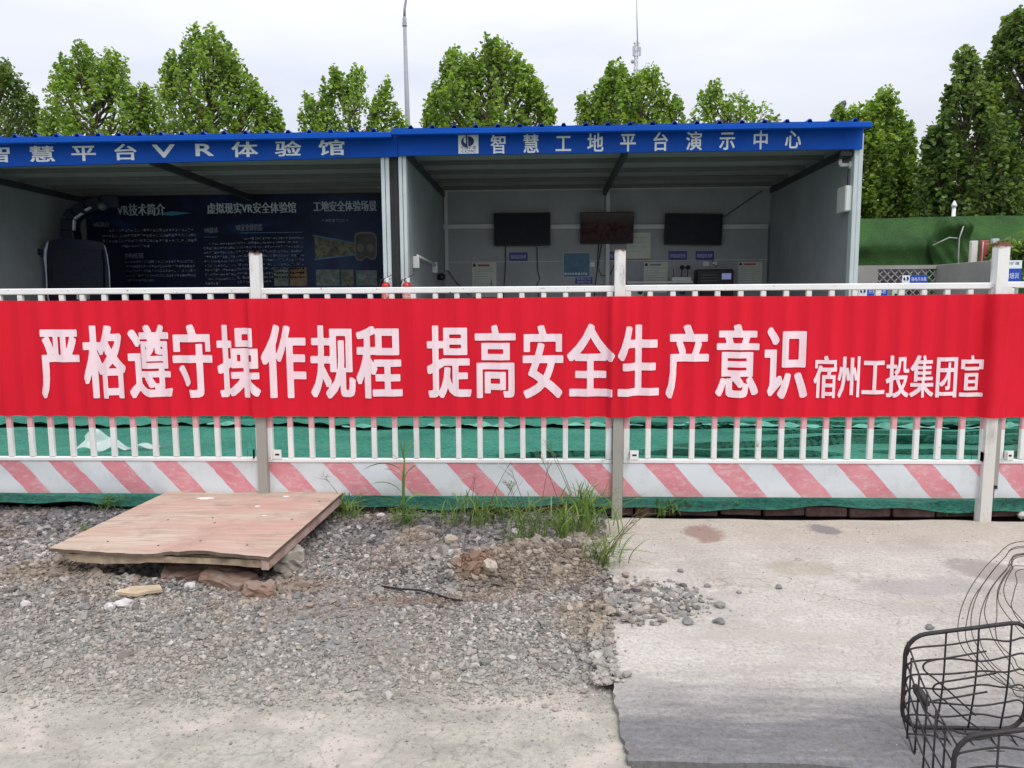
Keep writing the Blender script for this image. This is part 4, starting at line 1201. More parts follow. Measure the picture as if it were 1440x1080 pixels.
def notice(x0, y0, x1, y1, label, head, lines, red=True, mark=True, mt='paper', foot=False, green=False):
    t, a, b = flat('notice_board', label, 'notice', x0, y0, x1, y1, WB, mt)
    MB().box((a[0], WB - 0.012, a[2]), (b[0], WB, b[2])).build('sheet', M[mt], t)
    w, h = b[0] - a[0], b[2] - a[2]; y = WB - 0.0135
    if mark:
        mb = MB(); mb.add([(a[0] + w * 0.02, y, b[2] - h * 0.12), (a[0] + w * 0.17, y, b[2] - h * 0.12), (a[0] + w * 0.14, y, b[2] - h * 0.05), (a[0] + w * 0.10, y, b[2] - h * 0.01), (a[0] + w * 0.05, y, b[2] - h * 0.05)], [(0, 1, 2, 3, 4)]); mb.build('emblem', M['ink_black'], t)
    if head: mb = MB(); mb.box((a[0] + w * 0.24, y, b[2] - h * 0.115), (a[0] + w * 0.72, y + 0.001, b[2] - h * 0.055)); mb.build('heading', M['ink_red' if red else 'ink_body'], t)
    mb = MB()
    for k in range(lines):
        z = b[2] - h * (0.2 + 0.7 * k / max(1, lines)); x = a[0] + w * 0.1; r_ = random.uniform(0.55, 0.85)
        while x < a[0] + w * r_:
            l = random.uniform(0.03, 0.12) * w; mb.box((x, y, z), (min(x + l, b[0] - w * 0.06), y + 0.001, z + h * 0.014)); x += l + w * 0.02
    mb.build('printed_text', M['ink_body'], t)
    if green: mb = MB(); mb.add([(a[0] + w * 0.72, y, a[2] + h * 0.33), (a[0] + w * 0.84, y, a[2] + h * 0.33), (a[0] + w * 0.80, y, a[2] + h * 0.52)], [(0, 1, 2)]); mb.build('green_mark', M['ink_green'], t)
    if foot: MB().box((a[0], WB - 0.016, a[2] - 0.012), (b[0], WB - 0.001, a[2] - 0.001)).build('foot_rail', M['ink_red'], t)


notice(664.5, 369, 698, 418, 'tall pale notice with red heading beside the first television cables', True, 10, green=True, foot=True)
notice(881, 327, 915, 364, 'pale notice with small pictures pinned behind the reddish television', False, 4, mark=False, foot=True)
notice(905, 368.5, 939, 412, 'pale notice with black emblem and pink heading beside the microphones', True, 9, red=False)
notice(1037, 368, 1072, 408, 'grey notice with red heading right of the black control unit', True, 9)


def blue_label(x0, y0, x1, y1, label, text):
    t, a, b = flat('wall_label', label, 'sign', x0, y0, x1, y1, WB, None, group='small blue signs on the back wall')
    MB().box((a[0], WB - 0.01, a[2]), (b[0], WB, b[2]), 0.001).build('plate', M['label_blue'], t)
    mb = MB(); h = b[2] - a[2]; w = b[0] - a[0]
    for k, s in enumerate(text):
        zc = a[2] + h * (0.5 if len(text) == 1 else (0.74 - 0.44 * k)); hh = h * (0.24 if len(text) == 1 else 0.17)
        put_line(mb, s, a[0] + w * 0.08, b[0] - w * 0.08, zc - hh, zc + hh, WB - 0.0115)
    mb.build('lettering', M['print_dim'], t)


blue_label(716, 355, 742, 367, 'small blue sign just under the first black television', ['视频监控系统'])
blue_label(809, 390, 833, 399, 'small blue two-line sign under the teal picture board', ['智慧工地', '管理平台'])
blue_label(857, 354, 869, 366, 'small blue sign half hidden behind the middle fence post', ['扬尘监测'])
blue_label(940, 353, 966, 366, 'small blue sign left under the askew television', ['环境监测系统'])
blue_label(978, 353, 1004, 366, 'small blue sign under the askew television, above the wall sockets', ['塔机监控系统'])

t, a, b = flat('picture_board', 'teal picture board with pale border on the wall under the reddish television', 'picture board', 792, 355, 830, 390, WB, None)
MB().box((a[0], WB - 0.012, a[2]), (b[0], WB, b[2])).build('board', M['pic_screen'], t)
mb = MB(); y = WB - 0.0135; fr_ = 0.008
for lo, hi in (((a[0], y, b[2] - fr_), (b[0], y + .001, b[2])), ((a[0], y, a[2]), (b[0], y + .001, a[2] + fr_)), ((a[0], y, a[2] + fr_), (a[0] + fr_, y + .001, b[2] - fr_)), ((b[0] - fr_, y, a[2] + fr_), (b[0], y + .001, b[2] - fr_))): mb.box(lo, hi)
mb.build('border', M['print_dim'], t)
w, h = b[0] - a[0], b[2] - a[2]; mb = MB()
for u, v, r_ in ((0.13, 0.75, 0.035), (0.13, 0.42, 0.045)): mb.add([(a[0] + w * u + w * r_ * math.cos(q), y, a[2] + h * v + w * r_ * math.sin(q)) for q in np.linspace(0, 5.8, 14)], [tuple(range(14))])
mb.add([(a[0] + w * u, y, a[2] + h * v) for u, v in ((0.42, 0.45), (0.62, 0.45), (0.60, 0.56), (0.55, 0.58), (0.52, 0.68), (0.48, 0.58), (0.44, 0.56))], [tuple(range(7))])
mb.build('icons', M['glow_blue'], t)
mb = MB(); x = a[0] + w * 0.05
while x < b[0] - w * 0.1: l = random.uniform(0.02, 0.05); mb.box((x, y, a[2] + h * 0.10), (x + l, y + .001, a[2] + h * 0.18)); x += l + 0.015
mb.build('caption', M['print_dim'], t)

# trunking, pipe and sockets belong to the shed
mb = MB()
for p0, p1 in ((610, 695), (773, 817), (890, 936), (1014, 1080)):
    q0, q1 = V(p0, 322, BY - 0.06), V(p1, 318, BY - 0.06); mb.box((q0[0], BY - 0.06, q0[2] - 0.0), (q1[0], BY - 0.003, q0[2] + 0.075))
mb.build('wall_trunking', M['rail_grey'], shr)
q = V(855, 300, BY - 0.05); mb = MB(); mb.box((q[0] - 0.035, BY - 0.058, 0.5), (q[0] + 0.035, BY - 0.002, 3.2)); mb.build('wall_pipe', M['rail_grey'], shr)
q = V(627, 300, BY - 0.05); MB().box((q[0] - 0.03, BY - 0.05, 1.75), (q[0] + 0.03, BY - 0.002, 3.2)).build('corner_trunking', M['rail_grey'], shr)
zs = V(720, 368, BY)[2]; MB().box((xc + 0.07, BY - 0.012, zs - 0.006), (xd - 0.07, BY - 0.001, zs + 0.006)).build('panel_seam', M['rail_grey'], shr)
MB().box((xc + 0.07, BY - 0.02, 3.13), (xd - 0.07, BY - 0.001, 3.18)).build('top_trim', M['rail_grey'], shr)
q = V(1084, 300, BY - 0.05); MB().box((q[0] - 0.02, BY - 0.05, 0.3), (q[0] + 0.02, BY - 0.002, V(1084, 320, BY)[2])).build('corner_conduit', M['conduit'], shr)
mb = MB()
for px, py in ((993, 371), (1004, 371), (832, 372)):
    c = V(px, py, BY); mb.box((c[0] - 0.055, BY - 0.012, c[2] - 0.04), (c[0] + 0.055, BY - 0.002, c[2] + 0.04), 0.003)
so_ = mb.build('wall_socket', M['white_plastic'], shr)
# cables
for name, pts in (('tv_cable', [(711, 346), (711, 372), (709, 400), (708, 418)]), ('tv_cable', [(755, 347), (756, 380), (759, 392), (755, 400), (758, 418)]),
                  ('tv_cable', [(846, 343), (843, 362), (838, 392), (836, 418)]), ('tv_cable', [(842, 343), (840, 375), (846, 388), (858, 386), (864, 372)]), ('wall_cable', [(1018, 305), (1040, 290), (1072, 268)]),
                  ('wall_cable', [(1003, 366), (1000, 371), (1008, 374)]), ('wall_cable', [(628, 378), (640, 395), (660, 415)])):
    o = MB().tube([V(x, y, BY - 0.03) for x, y in pts], 0.007, 5).build('cable', M['cable'], shr)

# shelf with instruments below the askew television
q0, q1 = V(880, 399, BY - 0.2), V(972, 396, BY - 0.2)
t = thing('wall_shelf', 'grey wall shelf under the microphones and notices', 'shelf', ((q0[0] + q1[0]) / 2, BY - 0.2, q0[2]))
MB().box((q0[0], BY - 0.36, q0[2]), (q1[0], BY - 0.001, q0[2] + 0.035)).build('board', M['rail_grey'], t)
for x in (q0[0] + 0.1, q1[0] - 0.1): MB().prism([(x, BY - 0.002, q0[2] - 0.001), (x, BY - 0.3, q0[2] - 0.001), (x, BY - 0.002, q0[2] - 0.25)], (0.03, 0, 0)).build('bracket', M['rail_grey'], t)
zsh = q0[2] + 0.036
c = V(963, 390, BY - 0.2)
t = thing('microphone_base', 'white box with two black microphones standing on the wall shelf', 'instrument', (c[0], BY - 0.2, zsh))
MB().box((c[0] - 0.24, BY - 0.29, zsh), (c[0] + 0.10, BY - 0.11, zsh + 0.07), 0.006).build('base', M['white_plastic'], t)
for dx in (-0.06, 0.04):
    MB().tube([(c[0] + dx, BY - 0.2, zsh + 0.07), (c[0] + dx + 0.01, BY - 0.2, zsh + 0.2)], 0.008, 6).build('stem', M['black_plastic'], t)
    MB().lathe((c[0] + dx + 0.01, BY - 0.2, zsh + 0.2), [(0.01, 0), (0.04, 0.02), (0.045, 0.05), (0.02, 0.075)], 10).build('head', M['black_plastic'], t)
MB().tube([(c[0] - 0.2, BY - 0.2, zsh + 0.07), (c[0] - 0.2, BY - 0.2, zsh + 0.22)], 0.006, 5).build('rod', M['black_plastic'], t)
a, b = V(979.5, 398, BY - 0.25), V(1032, 378.5, BY - 0.25)
t = thing('control_unit', 'black control unit with small lit blue-grey screen on the back wall', 'control unit', ((a[0] + b[0]) / 2, BY - 0.15, a[2] - 0.02))
MB().box((a[0], BY - 0.25, a[2] - 0.03), (b[0], BY - 0.002, b[2]), 0.02).build('case', M['black_plastic'], t)
w = b[0] - a[0]
g = NG('lit_display'); g.set(g.b, 'Base_Color', (0.12, 0.14, 0.3)); g.set(g.b, 'Emission_Color', (0.25, 0.28, 0.55)); g.set(g.b, 'Emission_Strength', 0.5)
MB().box((a[0] + w * 0.68, BY - 0.256, a[2] + 0.06), (a[0] + w * 0.93, BY - 0.2505, b[2] - 0.07), 0.001).build('display', g.m, t)
mb = MB()
for k in range(3): mb.box((a[0] + w * 0.12, BY - 0.254, a[2] + 0.03 + 0.05 * k), (a[0] + w * 0.55, BY - 0.2505, a[2] + 0.042 + 0.05 * k))
mb.build('vent_slots', M['conduit'], t)
MB().box((a[0] - 0.02, BY - 0.3, a[2] - 0.075), (b[0] + 0.02, BY - 0.001, a[2] - 0.032)).build('shelf_plate', M['rail_grey'], t)
# boxes glimpsed through the bars under the shelf
for x0, x1, y0, y1, mt, lb, cat in ((886, 905, 402, 424, 'paper', 'pale grey instrument case with round dial under the wall shelf', 'instrument'),
                                (945, 964, 402, 424, 'pic_screen', 'blue instrument case with dark lens under the wall shelf', 'instrument'),
                                (985, 1030, 403, 424, 'black_plastic', 'black cabinet under the control unit on the back wall', 'cabinet')):
    a, b = V(x0, y1, BY - 0.12), V(x1, y0, BY - 0.12)
    t = thing('instrument_case', lb, cat, ((a[0] + b[0]) / 2, BY - 0.1, a[2]))
    MB().box((a[0], BY - 0.2, a[2]), (b[0], BY - 0.002, b[2]), 0.006).build('case', M[mt], t)
    MB().lathe(((a[0] + b[0]) / 2 + 0.05, BY - 0.2005, (a[2] + b[2]) / 2 + 0.03), [(0.045, 0), (0.045, 0.01), (0.03, 0.014)], 14, (0, -1, 0)).build('dial', M['black_plastic'], t)
c = V(853, 408, BY - 0.3)
t = thing('pink_flowers', 'small bunch of pink flowers behind the bars left of the middle post', 'flowers', (c[0], BY - 0.3, c[2] - 0.1))
mb = MB()
for k in range(16):
    p = c + rng.normal(0, 1, 3) * (0.06, 0.04, 0.05); mb.lathe(p, [(0.004, -0.02), (0.022, 0), (0.02, 0.015), (0.004, 0.02)], 6, rng.normal(0, 1, 3))
mb.build('petals', pm('pink_petals', (0.42, 0.14, 0.17), 0.6, var=0.3), t); mb = MB()
for k in range(5): mb.tube([(c[0], BY - 0.3, c[2] - 0.2), c + rng.normal(0, 1, 3) * (0.05, 0.03, 0.03)], 0.005, 4)
mb.build('stems', M['leaf_dark'], t)

# arm on the left wall, camera and white box by the right post
xw = xc + 0.097; zq = V(600, 366, 11)[2]
t = thing('folding_bracket', 'white folding arm fixed on the left side wall of the television shed', 'wall arm', (xw, 10.6, zq))
MB().tube([(xw + 0.06, 10.35, zq + 0.03), (xw + 0.06, 12.1, zq - 0.02)], 0.018, 8).build('arm', M['white_plastic'], t)
for y_ in (10.35, 12.1): MB().box((xw + 0.001, y_ - 0.03, zq - 0.14), (xw + 0.085, y_ + 0.03, zq + 0.02), 0.006).build('bracket', M['white_plastic'], t)
MB().lathe((xw + 0.06, 12.7, zq - 0.25), [(0.03, 0), (0.07, 0.02), (0.075, 0.08), (0.03, 0.12)], 12).build('hook_knob', M['black_plastic'], t)
q = V(1199, 232, SY + 0.14); xr_ = xd - 0.097
t = thing('security_camera', 'white wall bracket with small dark camera at the top of the right post', 'security camera', (xr_, SY + 0.11, q[2]))
c = V(1181, 232, SY + 0.11)
MB().tube([(xr_ - 0.002, SY + 0.11, c[2]), (c[0], SY + 0.11, c[2])], 0.024, 10).build('bracket_arm', M['white_plastic'], t)
MB().lathe((xr_ - 0.001, SY + 0.11, c[2]), [(0.055, 0), (0.05, 0.02), (0.03, 0.03)], 14, (-1, 0, 0)).build('base', M['white_plastic'], t)
MB().tube([(c[0] + 0.005, SY + 0.11, c[2] + 0.0), (c[0] + 0.005, SY + 0.11, c[2] + 0.075)], 0.022, 8).build('joint', M['white_plastic'], t)
MB().box((c[0] - 0.05, SY - 0.01, c[2] + 0.08), (c[0] + 0.12, SY + 0.28, c[2] + 0.16), 0.015).build('camera_body', M['black_plastic'], t)
a, b = V(1184, 298, SY + 0.11), V(1198, 262, SY + 0.11)
t = thing('junction_box', 'white narrow junction box mounted on the right wall beside the post', 'junction box', (xr_, SY + 0.11, a[2]))
MB().box((a[0], SY + 0.02, a[2]), (xr_ - 0.001, SY + 0.30, b[2]), 0.006).build('box', M['white_plastic'], t)
MB().box((a[0] + 0.01, SY + 0.014, a[2] + 0.01), (xr_ - 0.01, SY + 0.0195, b[2] - 0.01), 0.002).build('lid', M['white_plastic'], t)
MB().tube([(xr_ - 0.04, SY + 0.1, b[2]), (xr_ - 0.035, SY + 0.11, b[2] + 0.2), (xr_ - 0.02, SY + 0.12, c[2] - 0.06)], 0.006, 5).build('cord', M['cable'], t)

# extinguishers hung on the posts
for px, lb in ((543, 'red fire extinguisher hung on the post of the poster shed'), (572.5, 'red fire extinguisher hung on the left post of the television shed')):
    c = V(px, 420, SY - 0.1); x, y = c[0], SY - 0.1; zt = V(px, 396.5, SY - 0.1)[2]; r_ = 0.058
    t = thing('fire_extinguisher', lb, 'fire extinguisher', (x, y, zt - 0.42), 'fire extinguishers hung on the shed posts')
    cyl = MB().lathe((x, y, zt - 0.42), [(r_ * 0.8, 0), (r_, 0.015), (r_, 0.36), (r_ * 0.85, 0.395), (r_ * 0.35, 0.42)], 18).build('cylinder', M['ext_red'], t)
    MB().lathe((x, y, zt - 0.29), [(r_ + 0.001, 0.0), (r_ + 0.001, 0.17)], 18).build('printed_label', mat_photo('extinguisher_label', (0.45, 0.04, 0.04), (0.55, 0.40, 0.36), (0.45, 0.05, 0.05), (0.6, 0.5, 0.46)), cyl)
    MB().lathe((x, y, zt), [(0.02, 0), (0.02, 0.025), (0.013, 0.04)], 10).build('valve', M['white_plastic'], t)
    MB().bar((x - 0.03, y, zt + 0.035), (x + 0.10, y - 0.03, zt + 0.095), 0.018, 0.006).build('lever', M['black_plastic'], t)
    MB().bar((x - 0.03, y, zt + 0.028), (x + 0.09, y - 0.02, zt + 0.04), 0.018, 0.006).build('carry_handle', M['black_plastic'], t)
    MB().tube([(x - 0.015, y, zt + 0.02), (x - 0.06, y, zt + 0.03), (x - 0.08, y, zt - 0.04), (x - 0.072, y, zt - 0.22)], 0.009, 7).build('hose', M['hose'], t)
    MB().box((x + 0.01, y - 0.035, zt - 0.005), (x + 0.045, y - 0.03, zt + 0.055)).build('tag', M['print_white'], t)
    MB().box((x - 0.02, y + 0.04, zt - 0.16), (x + 0.02, SY - 0.018, zt - 0.10)).build('hook_bracket', M['black_plastic'], t)

# ---------------------------------------------------------------- poster wall and simulator of the left shed
YP = BY - 0.03
a, b = V(128, 420, YP), V(538, 268.5, YP); zlo, zhi = 0.5, V(330, 271, YP)[2]
t = thing('poster_wall', 'dark blue printed poster covering the back wall of the left shed', 'poster', ((a[0] + b[0]) / 2, YP, zlo))
MB().box((a[0], YP, zlo), (b[0], BY - 0.001, zhi)).build('print', M['poster'], t)
y = YP - 0.002
for s, x0, x1, y0, y1, mt in (('VR技术简介', 165, 231, 285, 304, 'print_dim'), ('虚拟现实VR安全体验馆', 291, 416, 283, 301, 'print_dim'), ('工地安全体验场景', 440, 529, 281, 298, 'print_dim'),
                              ('VR简介', 131, 153, 311, 320, 'ink_body'), ('VR技术', 287, 306, 319, 328, 'ink_body'), ('VR安全体验馆', 331, 368, 314, 325, 'ink_body'), ('在施工中的应用', 153, 201, 355, 364, 'ink_body')):
    mb = MB(); p0, p1 = V(x0, y1, y), V(x1, y0, y); put_line(mb, s, p0[0], p1[0], p0[2], p1[2], y); put_line(mb, s, p0[0] + 0.012, p1[0] + 0.012, p0[2], p1[2], y - 0.0008)
    mb.build('title', M[mt], t)


def text_block(x0, x1, y0, y1, n, name='body_text'):
    mb = MB(); p0, p1 = V(x0, y1, y), V(x1, y0, y); dz = (p1[2] - p0[2]) / n
    for k in range(n):
        z = p1[2] - (k + 0.7) * dz; x = p0[0] + (dz * 1.4 if k == 0 else 0); e = p1[0] if k < n - 1 else p0[0] + (p1[0] - p0[0]) * 0.5
        while x < e:
            for q in range(random.choice((1, 2))):
                mb.box((x + random.uniform(0, 0.01), y, z + random.uniform(0, 0.25) * dz), (x + dz * random.uniform(0.38, 0.55), y + 0.0015, z + dz * random.uniform(0.38, 0.6)))
            x += dz * 0.62
    mb.build(name, M['ink_body'], t)


text_block(145, 272, 320, 351, 4); text_block(157, 272, 365, 398, 5); text_block(289, 329, 340, 402, 10); text_block(334, 426, 332, 400, 11); text_block(442, 536, 306, 315, 1)
mb = MB()
for x0, x1, yy in ((287, 306, 334), (338, 425, 328)): p0, p1 = V(x0, yy, y), V(x1, yy, y); mb.box((p0[0], y, p0[2]), (p1[0], y + 0.001, p0[2] + 0.012))
p0 = V(242, 301, y); p1 = V(268, 299.5, y); mb.add([(p0[0] - 0.3, y, p0[2]), (p0[0], y, p0[2] - 0.03), (p1[0], y, p1[2]), (p0[0], y, p0[2] + 0.05)], [(0, 1, 2, 3)])
mb.build('light_streak', M['glow_blue'], t)
for x0, x1, y0, y1, mt in ((386, 405, 377, 402, 'pic_pale'), (408, 431, 376, 402, 'pic_warm'), (445, 477, 379, 402, 'pic_pale'), (480, 497, 379, 402, 'pic_site'), (501, 530, 380, 402, 'pic_pale')):
    p0, p1 = V(x0, y1, y), V(x1, y0, y); MB().box((p0[0], y, p0[2]), (p1[0], y + 0.0015, p1[2])).build('picture', M[mt], t)
pp = [V(px, py, y) for px, py in ((442, 333), (500, 343), (500, 357), (444, 364))]; MB().prism(pp, (0, 0.0015, 0)).build('picture', M['pic_site'], t)
mb = MB()
for (xA, yA), (xB, yB) in (((440, 331), (500, 342)), ((442, 365), (500, 358))): mb.bar(V(xA, yA, y), V(xB, yB, y), 0.002, 0.022)
mb.build('beam_edge', M['glow_blue'], t)
gg = [(498, 333), (500, 328), (506, 326), (521, 326), (527, 328), (530, 334), (530, 358), (528, 364), (523, 366), (517, 362), (514, 362), (509, 367), (502, 366), (499, 361)]
gc = np.mean([V(a_, b_, y) for a_, b_ in gg], 0)
MB().prism([V(a_, b_, y) for a_, b_ in gg], (0, -0.0015, 0)).build('goggles_outline', M['goggle_rim'], t)
MB().prism([gc + (V(a_, b_, y) - gc) * (0.87, 1, 0.88) + (0, -0.0016, 0) for a_, b_ in gg], (0, -0.0015, 0)).build('goggles', M['goggle'], t)
mb = MB()
for cx_ in (507, 521):
    c = V(cx_, 349, y - 0.004); mb.add([(c[0] + 0.065 * math.cos(q), c[1], c[2] + 0.075 * math.sin(q) * (1.1 if q < 3.14 else 0.9)) for q in np.linspace(0, 6.0, 16)], [tuple(range(16))])
mb.build('lenses', M['goggle_rim'], t)

# simulator seat
YS = 12.2
P = lambda x, y_, Y=YS: V(x, y_, Y)
c = P(112, 415)
M['navy_shell'] = pm('navy_shell', (0.010, 0.013, 0.030), 0.4, var=0.2)
M['navy_pad'] = pm('navy_padding', (0.008, 0.010, 0.022), 0.7, var=0.3, scale=12, bump=0.2)
M['pale_trim'] = pm('pale_trim', (0.48, 0.48, 0.62), 0.35, var=0.1)
t = thing('simulator_seat', 'dark navy virtual reality seat with pale edge trim in the left shed', 'simulator seat', (c[0], YS, 0.075))
body = [(64, 345), (68, 340), (75, 337), (92, 335), (128, 338), (146, 342), (151, 352), (153, 372), (154, 410), (156, 470), (66, 470), (65, 410), (64, 370)]
MB().prism([P(*q) for q in body], (0, 0.5, 0)).build('back_shell', M['navy_shell'], t)
MB().prism([P(*q, YS - 0.002) for q in ((77, 349), (145, 351), (147, 372), (148, 455), (77, 455))], (0, -0.05, 0)).build('back_pad', M['navy_pad'], t)
MB().box(P(80, 500, YS - 0.75), P(145, 470, YS) + (0, 0, -0.0)).build('seat_base', M['navy_shell'], t)
MB().box((P(85, 400)[0], YS - 0.3, 0.075), (P(140, 400)[0], YS + 0.45, P(0, 499)[2])).build('pedestal', M['navy_shell'], t)
trim = [(67.5, 340), (64, 352), (63.5, 364), (65, 383), (66, 408), (70, 430)]; mb = MB()
mb.tube([P(x, y_, YS - 0.02) for x, y_ in trim], [0.012, 0.026, 0.024, 0.012, 0.012, 0.02], 6); mb.tube([P(x, y_, YS - 0.02) for x, y_ in ((147, 345), (151, 360), (153.5, 380), (155, 410))], 0.009, 5)
mb.build('edge_trim', M['pale_trim'], t)
arm = [(103, 345), (99, 325), (99, 309), (107, 300), (122, 292), (142, 284), (166, 283)]
mb = MB(); pts = [P(x, y_, YS + 0.25) for x, y_ in arm]
for i in range(len(pts) - 1): mb.bar(pts[i], pts[i + 1] + (pts[i + 1] - pts[i]) * 0.05, 0.22, [0.26, 0.25, 0.22, 0.19, 0.12, 0.06][i], (0, 1, 0), 0.02)
mb.build('canopy_arm', M['navy_shell'], t)
mb = MB()
for (x0, y0), (x1, y1) in (((104, 324), (104.5, 309)), ((105, 307.5), (116, 300)), ((120, 296), (128, 291.5))): mb.bar(P(x0, y0, YS + 0.10), P(x1, y1, YS + 0.10), 0.03, 0.062, (0, 1, 0), 0.008)
mb.build('arm_trim', M['pale_trim'], t)
c = P(146, 291, YS + 0.25); MB().lathe(c + (0, -0.04, -0.06), [(0.02, 0), (0.07, 0.03), (0.075, 0.08), (0.03, 0.13)], 12).build('headset_hook', M['conduit'], t)
for (x, y_) in ((49, 353),): MB().bar(P(44, 352), P(64, 356), 0.1, 0.045, (0, 1, 0), 0.01).build('side_lever', M['navy_shell'], t)
MB().box(P(108, 421, YS - 0.5), P(126, 413, YS - 0.2)).build('footrest', M['rail_grey'], t)
zs = V(20, 368, 12)[2]; MB().box((xa + 0.066, SY + 0.3, zs - 0.008), (xa + 0.073, BY, zs + 0.008)).build('panel_seam', M['rail_grey'], shl)

# ================================================================ right hand background
TY = 15.0
zt_ = V(1320, 304, TY)[2]; xl, xr2 = V(1190, 350, TY)[0] - 1.5, V(1440, 350, TY)[0] + 5


def turf_fence():
    t = thing('turf_fence', 'tall site fence clad in dark green artificial turf beside the sheds', 'fence', ((xl + xr2) / 2, TY, 0))
    mb = MB()
    def fn(u, v):
        x = xl + (xr2 - xl) * u
        return (x, TY + 0.05 * float(fbm(np.array(x), np.array(v * 3.0), 1.7)) - 0.10 * math.exp(-((v - 0.80) / 0.06) ** 2) * (x < V(1300, 330, TY)[0]) - 0.12 * v + 0.34 * max(0, v - 0.80) / 0.20 + 0.03 * math.sin(x * 5.1 + 2 * math.sin(v * 4)) * v, zt_ * v + 0.02 * math.sin(x * 0.9) * v)
    mb.grid(fn, 160, 30); mb.grid(lambda u, v: tuple(np.array(fn(1 - u, v)) * (1, 0, 1) + (0, TY + 0.42, 0)), 90, 4)
    mb.grid(lambda u, v: tuple(np.array(fn(u, 1)) * (1, 1 - v, 1) + (0, v * (TY + 0.42), 0.01 * (1 - v) - 0.01)), 90, 2)
    mb.build('turf_sheet', M['turf'], t)
    # the sagging fold of turf over a frame
    x0, x1 = V(1302, 340, TY)[0], V(1357, 340, TY)[0]; cx = (x0 + x1) / 2; hw = (x1 - x0) / 2; z0 = V(1330, 388, TY)[2]; z1 = V(1330, 307, TY)[2]
    mb = MB()
    def dome(u, v):
        a = (u - 0.5) * 2; w = hw * (0.82 + 0.18 * math.sin(v * math.pi)) * (1.0 if v < 0.7 else math.sqrt(max(0.02, 1 - ((v - 0.7) / 0.3) ** 2)) * 0.35 + 0.65)
        b = math.sqrt(max(0, 1 - abs(a) ** 3)) * (0.10 + 0.20 * math.exp(-((v - 0.85) / 0.14) ** 2))
        return (cx + a * w + 0.03 * math.sin(v * 9), TY - 0.20 - b + 0.02 * math.sin(a * 9 + v * 12), z0 + (z1 - z0) * v)
    mb.grid(dome, 30, 26); mb.build('turf_drape', M['turf'], t)
    mb = MB(); yy = TY - 0.50
    mb.tube([V(1312, 345, yy), V(1335, 334, yy), V(1346, 335, yy)], 0.012, 6); mb.tube([V(1355, 318, yy), V(1349, 335, yy), V(1348, 352, yy), V(1347, 385, yy)], 0.012, 6)
    mb.build('frame_rod', M['lattice'], t)


turf_fence()
c = V(1345, 303, TY + 0.1); t = thing('marker_pole', 'short white pole rising above the turf fence', 'pole', (c[0], TY + 0.3, 0))
MB().tube([(c[0], TY + 0.3, 0), (c[0] + 0.05, TY + 0.3, V(1346, 291, TY + 0.3)[2])], 0.035, 8).build('shaft', M['white_paint'], t); MB().lathe((c[0] + 0.05, TY + 0.3, V(1346, 291, TY + 0.3)[2]), [(0.055, 0), (0.05, 0.04), (0.01, 0.12)], 8).build('tip', M['white_paint'], t)

CY = 12.0
zc = V(1318, 372.5, CY)[2]; xcr = V(1318, 372, CY)[0]; xcl = xd + 0.25
t = thing('display_bay', 'low grey cement-board display bay with a diamond lattice window', 'display bay', ((xcl + xcr) / 2, CY, 0))
la, lb_ = V(1234, 402, CY), V(1317, 378, CY)
mb = MB(); mb.box((xcl, CY, 0), (la[0], CY + 0.08, zc)); mb.box((la[0], CY, lb_[2]), (xcr, CY + 0.08, zc)); mb.box((la[0], CY, 0), (xcr, CY + 0.08, la[2] - 0.25)); mb.build('back_panel', M['cement_board'], t)
MB().box((xcr, 10.45, 0), (xcr + 0.08, CY + 0.08, zc), 0.005).build('side_panel', M['cement_board'], t)
mb = MB(); wl, wh = la[0], xcr; z0, z1 = la[2] - 0.25, lb_[2]
for s in (1, -1):
    x = wl - (z1 - z0)
    while x < wh:
        xA, zA, xB, zB = (x, z0, x + (z1 - z0), z1) if s > 0 else (x, z1, x + (z1 - z0), z0)
        f0 = max(0, (wl - xA) / (xB - xA)); f1 = min(1, (wh - xA) / (xB - xA))
        if f1 - f0 > 0.05: mb.bar((xA + (xB - xA) * f0, CY + 0.03 + s * 0.007, zA + (zB - zA) * f0), (xA + (xB - xA) * f1, CY + 0.03 + s * 0.007, zA + (zB - zA) * f1), 0.012, 0.022, (0, 1, 0))
        x += 0.115
mb.build('lattice', M['lattice'], t)
MB().box((wl, CY + 0.3, z0), (wh, CY + 0.32, z1)).build('dark_backing', pm('lattice_backing', (0.06, 0.05, 0.06), 0.7, var=0.5, scale=6), t)


